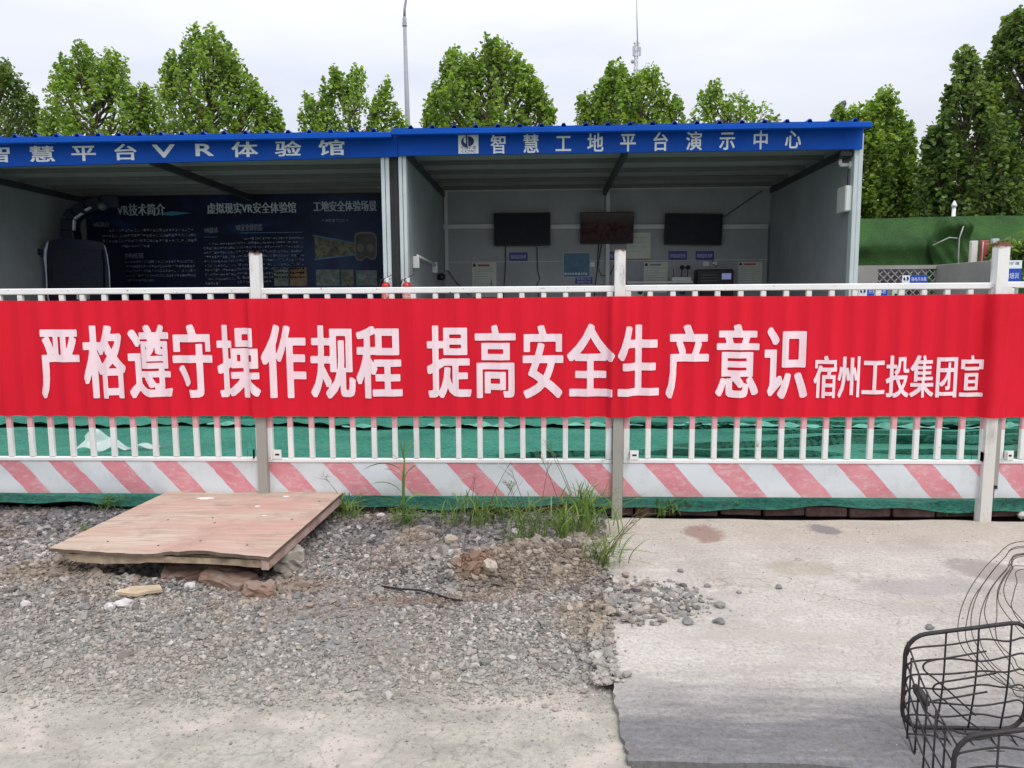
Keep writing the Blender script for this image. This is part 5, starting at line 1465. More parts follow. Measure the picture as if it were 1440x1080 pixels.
def signboard(x0, x1, y0, y1, Y, label, text, mark_w=0.3, legs=True):
    a, b = V(x0, y1, Y), V(x1, y0, Y); t = thing('safety_sign', label, 'sign', ((a[0] + b[0]) / 2, Y, 0 if legs else a[2]), 'blue and white signs by the display bay')
    w = b[0] - a[0]; m_ = a[0] + w * mark_w
    MB().box((a[0], Y, a[2]), (m_, Y + 0.012, b[2])).build('white_plate', M['print_white'], t); MB().box((m_, Y, a[2]), (b[0], Y + 0.012, b[2])).build('blue_plate', M['sign_blue'], t)
    h = b[2] - a[2]; mb = MB(); put_line(mb, text, m_ + w * 0.05, b[0] - w * 0.05, a[2] + h * 0.25, b[2] - h * 0.2, Y - 0.0015); mb.build('lettering', M['print_white'], t)
    mb = MB(); cx = (a[0] + m_) / 2; cz = a[2] + h * 0.58; r_ = h * 0.26
    mb.add([(cx + 0.01 + r_ * math.sin(q), Y - 0.0015, cz + r_ * math.cos(q)) for q in np.linspace(0, math.pi, 10)], [tuple(range(10))])
    o1 = [(cx - 0.01 - r_ * math.sin(q), Y - 0.0015, cz + r_ * math.cos(q)) for q in np.linspace(0.6, math.pi, 9)]; o2 = [(cx - 0.01 - r_ * 0.4 * math.sin(q), Y - 0.0015, cz + r_ * 0.5 * math.cos(q) + 0.02) for q in np.linspace(0.6, math.pi, 9)]
    mb.add(o1 + o2, [(i, i + 1, 9 + i + 1, 9 + i) for i in range(8)]); mb.build('company_mark', M['ink_navy'], t)
    if legs:
        for x in (a[0] + 0.02, b[0] - 0.04): MB().box((x, Y + 0.013, 0), (x + 0.02, Y + 0.033, b[2] - 0.02)).build('leg', M['lattice'], t)


signboard(1268.5, 1305, 387, 398.5, 11.4, 'blue and white sign standing before the lattice window, above the rail', '强电开关箱')
signboard(1207, 1248, 404.5, 416, 11.0, 'blue and white sign seen through the bars beside the shed post', '开关箱体验')
a, b = V(1251, 430, 11.3), V(1276, 405, 11.3)
t = thing('electric_box', 'pale green open-fronted box below the lattice window, seen through the bars', 'box', ((a[0] + b[0]) / 2, 11.3, 0))
mb = MB(); mb.box((a[0] + 0.03, 11.3, b[2] - 0.08), (b[0] - 0.03, 11.6, b[2])); mb.box((a[0] + 0.03, 11.3, 0.6), (a[0] + 0.06, 11.6, b[2] - 0.081)); mb.box((b[0] - 0.06, 11.3, 0.6), (b[0] - 0.03, 11.6, b[2] - 0.081)); mb.box((a[0] + 0.061, 11.55, 0.6), (b[0] - 0.061, 11.6, b[2] - 0.081)); mb.build('case', pm('pale_green_steel', (0.55, 0.60, 0.52), 0.5), t)
for x in (a[0] + 0.04, b[0] - 0.07): MB().box((x, 11.4, 0), (x + 0.03, 11.45, 0.599)).build('leg', M['lattice'], t)
# the tall sign behind the right post
a, b = V(1417, 424, 10.2), V(1437.5, 366, 10.2); zmid = V(1427, 377.5, 10.2)[2]; zlow = V(1427, 397, 10.2)[2]
t = thing('notice_stand', 'upright blue and white sign right of the thick white post', 'sign', ((a[0] + b[0]) / 2, 10.2, 0))
x0 = V(1405, 380, 10.2)[0]; x1 = b[0]
MB().box((x0, 10.2, zmid), (x1, 10.22, b[2])).build('white_plate', M['print_white'], t); MB().box((x0, 10.2, zlow - 0.02), (x1, 10.22, zmid)).build('blue_plate', M['sign_blue'], t)
mb = MB(); put_line(mb, '中煤矿建', x0 + 0.02, x1 - 0.03, zmid + 0.045, b[2] - 0.015, 10.1985); mb.build('company_name', M['ink_black'], t)
mb = MB(); put_line(mb, '急救培训', x0 + 0.02, x1 - 0.03, zlow + 0.045, zmid - 0.05, 10.1985); mb.build('lettering', M['print_white'], t)
for x in (x0 + 0.01, x1 - 0.05): MB().box((x, 10.221, 0), (x + 0.04, 10.26, b[2] - 0.02)).build('leg', M['lattice'], t)
for x0, x1, y0, mt, lb in ((1363.5, 1376, 338.5, 'sample_white', 'white sample board standing behind the grey display bay'), (1378, 1391.5, 338, 'sample_red', 'red sample board standing between the white and pale blue boards'), (1393, 1406, 335.5, 'sample_blue', 'pale blue sample board standing behind the thick white post')):
    a, b = V(x0, 380, 12.6), V(x1, y0, 12.6)
    t = thing('sample_board', lb, 'board', ((a[0] + b[0]) / 2, 12.6, 0), 'coloured sample boards')
    MB().box((a[0], 12.6, 0.4), (b[0], 12.66, b[2]), 0.008).build('panel', M[mt], t)
    MB().box(((a[0] + b[0]) / 2 - 0.03, 12.661, 0), ((a[0] + b[0]) / 2 + 0.03, 12.70, 1.5)).build('stake', M['lattice'], t)
    MB().box((a[0] + 0.012, 12.594, 0.5), (a[0] + 0.03, 12.5995, b[2] - 0.02)).build('edge_strip', M['sample_white'], t)

# ================================================================ trees
LEAF = np.array([[0, 0, 0], [0.42, 0.30, 0.06], [0.30, 0.72, 0.03], [0, 1.0, -0.06], [-0.30, 0.72, 0.03], [-0.42, 0.30, 0.06]]) - (0, 0.5, 0)
LEAF_F = np.array([[0, 1, 2, 3], [0, 3, 4, 5]])


def leaves(centers, size, upb=0.5):
    n = len(centers); nrm = rng.normal(0, 1, (n, 3)); nrm[:, 2] = np.abs(nrm[:, 2]) + upb; nrm /= np.linalg.norm(nrm, axis=1, keepdims=True)
    t_ = rng.normal(0, 1, (n, 3)); t_[:, 2] -= 0.5; t_ -= nrm * (t_ * nrm).sum(1, keepdims=True); t_ /= np.linalg.norm(t_, axis=1, keepdims=True); b_ = np.cross(t_, nrm)
    s = size * rng.uniform(0.65, 1.3, n)
    Vv = centers[:, None, :] + s[:, None, None] * (LEAF[None, :, 0:1] * b_[:, None, :] + LEAF[None, :, 1:2] * t_[:, None, :] + LEAF[None, :, 2:3] * nrm[:, None, :])
    Ff = (LEAF_F[None] + (np.arange(n) * 6)[:, None, None]).reshape(-1)
    return Vv.reshape(-1, 3), Ff


def tree(label, base, Y, prof, bottom, nshoot, mt, size=0.105, zlow=2.4, group='plane trees behind the sheds', dens=1.0):
    """prof: the crown's outline against the sky as photo pixels; the crown is grown from upright leafy shoots that end on it"""
    bx = V(base, 300, Y)[0]; t = thing('plane_tree', label, 'tree', (bx, Y, 0), group)
    Q = np.array([V(px, py, Y) for px, py in prof]); xs_, zs_ = Q[:, 0], Q[:, 2]
    x0, x1 = xs_.min(), xs_.max(); zb = max(zlow, V(base, bottom, Y)[2]); hw = (x1 - x0) / 2; xm = (x0 + x1) / 2
    P = []; tips = []
    ztop = zs_.max()
    for k in range(nshoot):
        x = rng.uniform(x0, x1); e = abs(x - xm) / hw
        zt = float(np.interp(x, xs_, zs_)); edge = k % 3 == 0
        dep = hw * 0.85 * math.sqrt(max(0.05, 1 - e * e)); y = rng.uniform(-1, 1) * dep * (0.35 if edge else 1.0)
        drop = 0.0 if edge else rng.uniform(0, 1) ** 1.1 * (zt - zb)
        zt2 = zt - drop - (0 if edge else 0.5 * (y / dep) ** 2 * (zt - zb) * 0.6)
        if zt2 < zb: zt2 = zb + rng.uniform(0, 0.5)
        L = rng.uniform(0.45, 1.0) if edge else rng.uniform(0.5, 1.1)
        lean = np.array([(x - xm) / hw * rng.uniform(0.0, 0.5), y / dep * 0.3, 1.0]); tip = np.array([x, Y + y, zt2]); n = int(rng.uniform(27, 42) * dens * (0.8 if edge else 1.15))
        u = rng.uniform(0, 1, n) ** 0.75; rad = 0.035 + 0.17 * u ** 0.8
        a = rng.uniform(0, 6.283, n); rr = rad * np.sqrt(rng.uniform(0.1, 1, n))
        P.append(tip - u[:, None] * L * lean + np.stack([np.cos(a) * rr, np.sin(a) * rr, rng.normal(0, 0.03, n)], 1)); tips.append((tip, L, lean))
    P = np.concatenate(P); P = P[P[:, 2] > zb - 0.4]
    v, f = leaves(P, size); v = v - (bx, Y, 0)
    me = np_mesh('crown', v, f, np.full(len(f) // 4, 4)); link('crown', me, mt, t)
    mb = MB(); zt2 = zb + (ztop - zb) * 0.6
    mb.tube([(bx, Y, 0), (bx + 0.05, Y + 0.03, 1.2), (bx, Y - 0.05, 2.6), (bx + 0.06, Y, zt2 * 0.75), (bx, Y + 0.05, zt2)], [0.22, 0.18, 0.15, 0.09, 0.03], 9); mb.build('trunk', M['bark'], t)
    mb = MB()
    for k, (tip, L, lean) in enumerate(tips):
        if k % 2: continue
        b0 = tip - lean * L; s0 = np.array([bx, Y, max(2.0, min(zt2, b0[2] - abs(b0[0] - bx) * 0.9 - 0.3))])
        if k % 6 == 0: mb.tube([s0, s0 * 0.45 + b0 * 0.55 - (0, 0, 0.15), b0], [0.045, 0.028, 0.014], 5, cap=False)
        mb.tube([b0, b0 + lean * L * 0.5, tip - lean * L * 0.08], [0.014, 0.009, 0.003], 4, cap=False)
    mb.build('limb', M['bark'], t)
    return t


tree('dark leafy tree cut off by the left edge, above the shed roof', -5, 21, [(-75, 190), (-60, 130), (-30, 95), (-15, 82), (0, 78), (5, 93), (13, 85), (20, 92), (28, 105), (35, 118), (42, 128), (50, 142), (55, 162), (60, 195)], 270, 260, M['leaf_dark'])
tree('two-peaked tree above the left sign characters', 135, 21, [(58, 195), (62, 160), (68, 150), (73, 155), (77, 108), (83, 88), (90, 102), (96, 88), (100, 80), (107, 76), (113, 64), (121, 59), (127, 74), (137, 90), (146, 106), (151, 88), (156, 70), (164, 70), (171, 80), (175, 112), (187, 117), (196, 130), (203, 120), (211, 116), (218, 128), (224, 146), (234, 195)], 270, 430, M['leaf'])
tree('tallest leafy tree of the left group with twin spiky tops', 300, 20.5, [(222, 195), (227, 150), (229, 113), (236, 92), (241, 76), (252, 72), (259, 88), (264, 66), (268, 48), (276, 40), (281, 36), (288, 52), (293, 70), (297, 47), (305, 36), (312, 50), (317, 74), (327, 67), (334, 82), (343, 95), (358, 112), (370, 128), (383, 138), (392, 154), (400, 195)], 270, 500, M['leaf'])
tree('small tree with thin separate shoots left of the lamp post', 495, 22, [(419, 195), (424, 160), (428, 128), (434, 126), (442, 140), (449, 150), (456, 114), (462, 100), (468, 88), (476, 100), (484, 106), (489, 118), (495, 102), (503, 87), (511, 94), (517, 110), (523, 134), (531, 143), (537, 120), (545, 108), (551, 114), (554, 138), (562, 154), (571, 166), (578, 195)], 270, 320, M['leaf'])
tree('broad rounded tree above the company mark on the fascia', 690, 20, [(590, 195), (596, 150), (603, 130), (611, 116), (617, 103), (624, 86), (631, 72), (643, 68), (650, 80), (660, 78), (672, 78), (678, 70), (684, 53), (692, 60), (700, 58), (709, 53), (716, 67), (728, 74), (740, 88), (752, 101), (763, 124), (775, 140), (782, 160), (786, 195)], 270, 560, M['leaf'])
tree('tree with twin peaks in front of the antenna mast', 880, 21.5, [(802, 195), (808, 160), (812, 134), (819, 130), (828, 127), (834, 134), (840, 114), (850, 112), (856, 90), (865, 83), (873, 90), (880, 102), (889, 110), (896, 100), (902, 93), (913, 94), (924, 98), (930, 121), (937, 123), (944, 138), (952, 132), (960, 138), (966, 195)], 260, 400, M['leaf'])
tree('sparse little tree of thin shoots right of the antenna mast', 1020, 24, [(964, 195), (970, 165), (974, 150), (980, 146), (983, 127), (993, 123), (1002, 112), (1010, 115), (1019, 134), (1030, 136), (1038, 124), (1047, 131), (1057, 145), (1065, 156), (1073, 138), (1081, 147), (1087, 165), (1095, 160), (1100, 195)], 250, 230, M['leaf'], dens=0.8)
tree('pale tree standing right behind the end of the shed roof', 1240, 19.5, [(1164, 260), (1168, 175), (1174, 147), (1182, 152), (1190, 163), (1198, 145), (1206, 150), (1212, 166), (1218, 150), (1227, 138), (1236, 134), (1243, 122), (1254, 129), (1259, 148), (1267, 163), (1279, 176), (1283, 206), (1289, 228), (1293, 262), (1297, 300)], 320, 520, M['leaf'], zlow=1.0)
tree('large dark tree above the turf fence at right', 1350, 17.5, [(1290, 300), (1294, 240), (1299, 193), (1307, 180), (1318, 170), (1324, 160), (1332, 148), (1335, 125), (1343, 110), (1346, 88), (1349, 68), (1357, 62), (1367, 70), (1371, 95), (1376, 112), (1384, 124), (1395, 120), (1408, 150), (1425, 200), (1440, 290)], 330, 520, M['leaf_dark'], zlow=1.0)
tree('tallest dark tree, cut off by the right edge of the photo', 1450, 18, [(1362, 300), (1372, 130), (1378, 92), (1388, 78), (1398, 70), (1402, 52), (1408, 38), (1420, 18), (1427, 12), (1438, 20), (1450, 4), (1470, 2), (1490, 30), (1520, 80), (1545, 160), (1560, 300)], 330, 700, M['leaf_dark'], zlow=1.0)

# low shrub behind the sign at the right edge
c = V(1428, 357, 12.2); t = thing('shrub', 'leafy shrub with broad pale leaves behind the upright blue sign', 'shrub', (c[0], 12.4, 0))
P = c + rng.normal(0, 1, (420, 3)) * (0.16, 0.16, 0.14) + (0.08, 0.2, -0.05); v, f = leaves(P, 0.11); link('foliage', np_mesh('foliage', v - (c[0], 12.4, 0), f, np.full(len(f) // 4, 4)), M['leaf_dark'], t)
mb = MB()
for k in range(7): mb.tube([(c[0] + rng.normal() * 0.05, 12.4, 0), (c[0] + rng.normal() * 0.1, 12.4, 0.9), P[k * 50]], [0.02, 0.014, 0.005], 5)
mb.build('stem', M['bark'], t)
# far white building glimpsed between the trees
a = V(1285, 300, 40); b = V(1318, 286, 40)
t = thing('far_building', 'pale building with low roof glimpsed between the two right trees', 'building', ((a[0] + b[0]) / 2, 42, 0))
MB().box((a[0], 40, 0), (b[0], 46, a[2] + 0.25)).build('wall', M['far_white'], t); MB().prism([(a[0] - 0.2, 39.8, a[2] + 0.251), (b[0] + 0.2, 39.8, a[2] + 0.251), ((a[0] + b[0]) / 2 + 0.3, 39.8, b[2] + 0.1)], (0, 6.4, 0)).build('roof', M['far_white'], t)
mb = MB()
for k in range(3): x = a[0] + 0.15 + k * 0.4; mb.box((x, 39.98, a[2] - 1.5), (x + 0.25, 39.999, a[2] - 0.6))
mb.build('window', M['conduit'], t)

# lamp posts and antenna mast
Y = 26.0; p0, p1, p2 = V(573.5, 180, Y), V(569, 35, Y), V(568.5, 28, Y)
t = thing('street_lamp', 'tall grey street lamp post rising above the shed roof into the sky', 'street lamp', (p0[0], Y, 0))
bx = V(578, 400, Y)[0]
MB().tube([(bx, Y, 0), p0, p1], [0.13, 0.085, 0.060], 12).build('pole', M['lamp_grey'], t)
MB().lathe(p1 - (0, 0, 0.05), [(0.075, 0), (0.085, 0.03), (0.07, 0.05), (0.08, 0.1), (0.065, 0.16), (0.07, 0.25), (0.045, 0.3)], 12).build('collar', M['lamp_grey'], t)
p3 = V(571.5, -4, Y); MB().tube([p1 + (0, 0, 0.25), V(569, 12, Y), p3, p3 + (0.12, 0, 0.7), p3 + (0.5, -0.1, 1.3), p3 + (1.3, -0.2, 1.6)], [0.045, 0.042, 0.04, 0.04, 0.038, 0.03], 8).build('arm', M['lamp_grey'], t)
h_ = p3 + (1.3, -0.2, 1.6); MB().obox(h_ + (0.3, -0.04, 0.02), (1, -0.1, 0.1), (0.1, 1, 0), (-0.1, 0, 1), (0.38, 0.14, 0.05), 0.03).build('lamp_head', M['lamp_grey'], t)
Y = 24.0; c = V(1183, 150, Y)
t = thing('street_lamp', 'dark oval street lamp head tilted up above the right shed roof', 'street lamp', (c[0] - 0.1, Y, 0))
MB().tube([(c[0] - 0.1, Y, 0), (c[0] - 0.12, Y, c[2] - 0.25), c - (0.05, 0, 0.12)], [0.09, 0.06, 0.035], 8).build('pole', M['lamp_dark'], t)
MB().lathe(c - (0.09, 0, 0.17), [(0.02, 0), (0.08, 0.06), (0.10, 0.2), (0.085, 0.32), (0.02, 0.38)], 10, (0.45, -0.2, 0.85)).build('lamp_head', M['lamp_dark'], t)

Y = 70.0; b0 = V(893.5, 180, Y); t = thing('antenna_mast', 'distant pale lattice antenna mast with a thin tall spike', 'antenna mast', (b0[0], Y, 0))
p_top = V(894.5, 57, Y); mb = MB(); w0, w1 = 0.34, 0.16; zb = 0.0; H = p_top[2]
cs = [(math.cos(q), math.sin(q)) for q in (0.5, 2.6, 4.7)]
leg = lambda k, z: np.array([b0[0] + cs[k][0] * (w0 + (w1 - w0) * z / H), Y + cs[k][1] * (w0 + (w1 - w0) * z / H), z])
for k in range(3): mb.tube([leg(k, 0), leg(k, H)], 0.035, 5)
z = 1.0; i = 0
while z < H - 0.6:
    for k in range(3): mb.tube([leg(k, z), leg((k + 1) % 3, z + 0.55)], 0.018, 4, cap=False); mb.tube([leg(k, z), leg((k + 1) % 3, z)], 0.016, 4, cap=False)
    z += 0.55
mb.build('lattice_tower', M['mast'], t)
MB().tube([(b0[0] + 0.1, Y, H - 0.5), V(894.5, -40, Y)], [0.06, 0.028], 6).build('spike', M['mast'], t)
for px, py, hh in ((891, 72, 0.42), (900, 72, 0.38), (897, 66, 0.3)):
    c = V(px, py, Y); o = MB().box(c - (0.09, 0.05, hh), c + (0.09, 0.05, hh), 0.02).build('antenna_panel', M['mast'], t); MB().tube([c, (b0[0], Y, c[2])], 0.025, 5).build('antenna_mount', M['mast'], o)
c = V(890.2, 87, Y); MB().lathe(c, [(0.05, 0), (0.16, 0.02), (0.16, 0.12), (0.05, 0.14)], 12, (-0.6, -0.8, 0)).build('dish', M['lamp_grey'], t)
for py in (61, 79, 99): q = V(893.5, py, Y); MB().box((b0[0] - 0.26, Y - 0.05, q[2]), (b0[0] + 0.3, Y + 0.05, q[2] + 0.05)).build('crossbar', M['mast'], t)

# ================================================================ plywood cover and rubble
ZB = 0.125
fl_, fr2, br_, bl_ = G(68, 771, ZB), G(378, 783.5, ZB), G(484, 691, ZB + 0.012), G(236, 691, ZB + 0.012)


def cover():
    t = thing('plywood_cover', 'weathered pinkish plywood sheet on battens propped on bricks', 'plywood board', tuple((fl_ + fr2 + br_ + bl_) / 4 * (1, 1, 0)))
    sag = [(0, 0.0), (0.10, -0.002), (0.25, -0.008), (0.44, -0.010), (0.50, -0.004), (0.53, 0.002), (0.60, 0.008), (0.68, 0.018), (0.71, 0.019), (0.76, 0.014), (0.85, 0.008), (0.93, 0.004), (1, 0)]
    sg = lambda u: float(np.interp(u, [a for a, _ in sag], [b for _, b in sag]))
    def top(u, v):
        p = (fl_ * (1 - u) + fr2 * u) * (1 - v) + (bl_ * (1 - u) + br_ * u) * v
        return p + (0, 0.0025 * math.sin(u * 61) * (v == 0) + 0.012 * max(0.0, 1 - abs(u - 0.56) / 0.04) * (v == 0), sg(u) * (1 - v) ** 3 + 0.004 * math.sin(u * 6) * math.sin(v * 5))
    mb = MB(); nu, nv = 90, 24; mb.grid(top, nu, nv); th = np.array((0, 0, -0.016)); mb.grid(lambda u, v: top(1 - u, v) + th, nu, nv)
    mb.build('plywood_sheet', M['ply'], t); mb = MB()
    def rim(fn, n): mb.add([fn(i / (n - 1)) for i in range(n)] + [fn(i / (n - 1)) + th for i in range(n)], [(i, n + i, n + i + 1, i + 1) for i in range(n - 1)])
    rim(lambda s: top(s, 0), nu); rim(lambda s: top(1, s), nv); rim(lambda s: top(1 - s, 1), nu); rim(lambda s: top(0, 1 - s), nv)
    mb.build('plywood_edge', M['ply_edge'], t)
    # front batten with a broken lower edge
    d = (fr2 - fl_) / np.linalg.norm(fr2 - fl_); nb_ = np.array([-d[1], d[0], 0.0]); prof = [(0.035, 0.0), (0.10, 0.046), (0.24, 0.052), (0.26, 0.050), (0.40, 0.040), (0.55, 0.036), (0.7, 0.034), (0.85, 0.036), (0.9, 0.042), (1.0, 0.042)]
    mb = MB(); n = 34; U = np.linspace(0.035, 0.998, n); f0 = [fl_ * (1 - u) + fr2 * u + th + nb_ * 0.014 - (0, 0, 0.011 if 0.08 < u < 0.44 else 0.005) for u in U]
    bot = [p - (0, 0, max(0.010, 0.8 * float(np.interp(u, [a for a, _ in prof], [b for _, b in prof])))) for p, u in zip(f0, U)]
    mb.add(f0 + bot + [p + nb_ * 0.035 for p in f0] + [p + nb_ * 0.035 for p in bot],
           [(i, n + i, n + i + 1, i + 1) for i in range(n - 1)] + [(n + i, 3 * n + i, 3 * n + i + 1, n + i + 1) for i in range(n - 1)] + [(2 * n + i + 1, 3 * n + i + 1, 3 * n + i, 2 * n + i) for i in range(n - 1)] + [(0, 2 * n, 3 * n, n), (n - 1, 2 * n - 1, 4 * n - 1, 3 * n - 1)])
    mb.build('batten', M['batten'], t)
    # right batten
    a, b = fr2 + th - (0.022, -0.005, 0.024), br_ + th - (0.022, 0.02, 0.024)
    MB().bar(a, b, 0.034, 0.045, ch=0.003).build('batten', M['batten_pink'], t)
    a, b = fl_ + th + (0.06, 0.06, -0.024), bl_ + th + (0.05, -0.02, -0.024); MB().bar(a, b, 0.034, 0.045, ch=0.003).build('batten', M['batten'], t)
    a, b = (fl_ + bl_) / 2 + th + (0.05, 0, -0.022), (fr2 + br_) / 2 + th + (-0.06, 0, -0.022); MB().bar(a, b, 0.034, 0.04, ch=0.003).build('batten', M['batten'], t)
    nm = pm('rusty_nail', (0.06, 0.03, 0.02), 0.7)
    for u, v in ((0.2, 0.12), (0.45, 0.10), (0.62, 0.15), (0.85, 0.12), (0.9, 0.5), (0.93, 0.8), (0.5, 0.5), (0.3, 0.45), (0.55, 0.42)): MB().lathe(top(u, v) - (0, 0, 0.001), [(0.005, 0), (0.005, 0.003), (0.001, 0.0035)], 8).build('nail_head', nm, t)
    mb = MB()
    for u, v, a, b in ((0.28, 0.86, 0.05, 0.022), (0.72, 0.88, 0.02, 0.014), (0.64, 0.7, 0.015, 0.012), (0.74, 0.55, 0.012, 0.008)):
        p = top(u, v); mb.add([p + (a * math.cos(q) * (1 + 0.4 * math.sin(3 * q)), b * math.sin(q), 0.0015) for q in np.linspace(0, 5.9, 9)], [tuple(range(9))])
    mb.build('paper_scrap', M['print_white'], t)


cover()


def lump(name, label, cat, px, py, z, dims, rot, mt, jag=0.006):
    q = G(px, py, z); bm = bmesh.new(); bmesh.ops.create_cube(bm, size=1); bmesh.ops.subdivide_edges(bm, edges=bm.edges, cuts=4, use_grid_fill=True)
    for v in bm.verts:
        c = v.co.copy(); k = 1 - 0.10 * (abs(c.x * 2) ** 8 * abs(c.z * 2) ** 8 + abs(c.y * 2) ** 8 * abs(c.z * 2) ** 8 + abs(c.x * 2) ** 8 * abs(c.y * 2) ** 8) / 3
        v.co = Vector((c.x * dims[0] * k, c.y * dims[1] * k, c.z * dims[2] * k)) + Vector(rng.normal(0, jag, 3))
    me = bpy.data.meshes.new(name); bm.to_mesh(me); bm.free(); o = link(name, me, mt); o.location = q; o.rotation_euler = rot; return tag(o, label, cat)


lump('brick', 'broken reddish brick under the front of the board, left of the pair', 'brick', 262, 808, -0.02, (0.20, 0.12, 0.055), (0.05, 0.05, 0.25), M['brick'])['group'] = 'bricks propping the plywood board'
lump('brick', 'mud-covered broken brick under the front of the board, right of the pair', 'brick', 322, 816, -0.015, (0.23, 0.14, 0.065), (0.1, 0.12, -0.3), M['brick'])['group'] = 'bricks propping the plywood board'
lump('concrete_lump', 'pale broken concrete lump under the right corner of the board', 'rubble', 405, 783, 0.02, (0.13, 0.14, 0.09), (0.1, 0.1, 0.5), M['lump'])
lump('concrete_lump', 'dull brown earth-covered lump in front of the board corner', 'rubble', 365, 830, -0.015, (0.13, 0.09, 0.05), (0.1, 0.1, 0.2), M['brick'])
for px, py in ((180, 805), (110, 795)):
    pass
q = [G(x, y_, 0.02) for x, y_ in ((163, 826), (182, 820), (224, 817), (228, 823), (206, 826), (190, 829))]
tag(set_origin(MB().prism([p + (0, 0, float(hg(p[0], p[1])) - 0.006) for p in q], (0, 0, 0.012)).build('wood_splinter', M['splint']), q[0]), 'pale split piece of wood on the gravel below the board', 'wood splinter')
# black cable in the gravel
pts = [G(x, y_) for x, y_ in ((536, 819), (560, 825), (590, 826.5), (612, 829), (632, 836), (650, 843))]
o = MB().tube([p + (0, 0, float(hg(p[0], p[1])) + 0.018 + 0.01 * math.sin(i * 1.3)) for i, p in enumerate(pts)], 0.0045, 7).build('loose_cable', M['cable'])
tag(set_origin(o, pts[0]), 'short black cable lying curved on the gravel', 'cable')


# ================================================================ weeds
def clump(name, label, px, py, n, h, spread, mt, lean=0.5, w=0.005, z=None, group='weeds growing along the foot of the fence', stalks=0, dirx=0.0):
    q = G(px, py, 0.0 if z is None else z); x, y = q[0], q[1]; zz = float(hg(x, y)) if (z is None and x < float(slab_edge(y))) else (z or 0.0)
    t = thing(name, label, 'weed', (x, y, zz), group); vs = []; fs = []
    n = int(n * 0.9); h *= 1.05; lean *= 1.3
    for k in range(n):
        b = np.array([rng.normal(0, spread), rng.normal(0, spread * 0.7), 0.0])
        if k % 2: b = b + (rng.normal(0, 0.01), 0, h * rng.uniform(0.15, 0.6)); 
        a = rng.uniform(0, 6.283); L = h * (rng.uniform(0.45, 1.1) if k % 2 == 0 else rng.uniform(0.2, 0.5)); ln = lean * rng.uniform(0.25, 1.3) * (1.0 if k % 2 == 0 else 1.5); d = np.array([math.cos(a) + dirx, math.sin(a) * 0.8, 0]); s = np.array([-math.sin(a), math.cos(a), 0.0]); ww = w * rng.uniform(0.6, 1.4)
        m_ = 6; base = len(vs)
        for i in range(m_):
            u = i / (m_ - 1); p = b + d * ln * L * u ** 1.8 + np.array([0, 0, L * (u - 0.35 * ln * u ** 2.4)]); hw = ww * (0.55 + 0.9 * u) * (1 - u) ** 0.6 + 0.0003
            vs.append(p - s * hw); vs.append(p + s * hw + (0, 0, hw * 0.5))
        fs += [(base + 2 * i, base + 2 * i + 1, base + 2 * i + 3, base + 2 * i + 2) for i in range(m_ - 1)]
    me = np_mesh('blades', vs, [i for f in fs for i in f], [4] * len(fs), True); link('blades', me, mt, t)
    if stalks:
        mb = MB()
        for k in range(stalks):
            a = rng.uniform(0, 6.283); L = h * rng.uniform(1.0, 1.6); p = np.array([rng.normal(0, spread * 0.6), rng.normal(0, spread * 0.4), 0.0]); d = np.array([math.cos(a) + dirx, math.sin(a) * 0.6, 0]) * lean * 0.5 * L
            pts = [p + d * u ** 1.5 + (0, 0, L * u) for u in np.linspace(0, 1, 6)]; mb.tube(pts, [0.0022, 0.002, 0.0018, 0.0016, 0.0012, 0.0006], 4)
            for j in range(5): e = pts[-1] + rng.normal(0, 1, 3) * (0.03, 0.02, 0.012) - (0, 0, 0.01); mb.tube([pts[-2] + (pts[-1] - pts[-2]) * j / 5, e], [0.0012, 0.0006], 3, cap=False)
        mb.build('seed_stalk', M['grass_dry'], t, True)
    return t


def tall_grass(px, py, ph, label):
    q = G(px, py); x, y = q[0], q[1]; zz = float(hg(x, y)); H = V(px, ph, y)[2] - zz
    t = clump('weed', label, px, py, 70, 0.16, 0.045, M['grass'], 0.9, 0.004)
    mb = MB(); pts = [np.array((0.0, 0, 0)), np.array((0.0, 0, H * 0.3)), np.array((0.004, 0, H * 0.6)), np.array((0.012, 0, H * 0.82))]; mb.tube(pts, [0.010, 0.009, 0.008, 0.004], 6); mb.build('stem', M['grass'], t, True)
    vs = []; fs = []
    for z0, a, L, ln in ((0.18, 2.8, 0.2, 0.9), (0.25, 0.3, 0.17, 0.8), (0.35, 3.3, 0.24, 0.8), (0.5, 2.6, 0.2, 0.7), (0.55, 0.2, 0.16, 0.5), (0.68, 2.9, 0.16, 0.5), (0.75, 0.5, 0.18, 0.35), (0.8, 2.2, 0.16, 0.3), (0.82, 1.0, 0.14, 0.15), (0.62, 3.0, 0.22, 1.1)):
        d = np.array([math.cos(a), math.sin(a) * 0.5, 0]); s = np.array([-d[1], d[0], 0.0]); s = s / (np.linalg.norm(s) + 1e-9) * 0.6 + np.array([0, 0, 0.5]); base = len(vs)
        for i in range(7):
            u = i / 6; p = np.array([0.006, 0, H * z0]) + d * ln * L * u ** 1.3 + np.array([0, 0, L * (u * 0.9 - 0.75 * ln * u ** 2.2)]); hw = 0.013 * (0.5 + u) * (1 - u) ** 0.7; vs.append(p - s * hw); vs.append(p + s * hw)
        fs += [(base + 2 * i, base + 2 * i + 1, base + 2 * i + 3, base + 2 * i + 2) for i in range(6)]
    link('leaf', np_mesh('leaf', vs, [i for f in fs for i in f], [4] * len(fs), True), M['grass'], t)


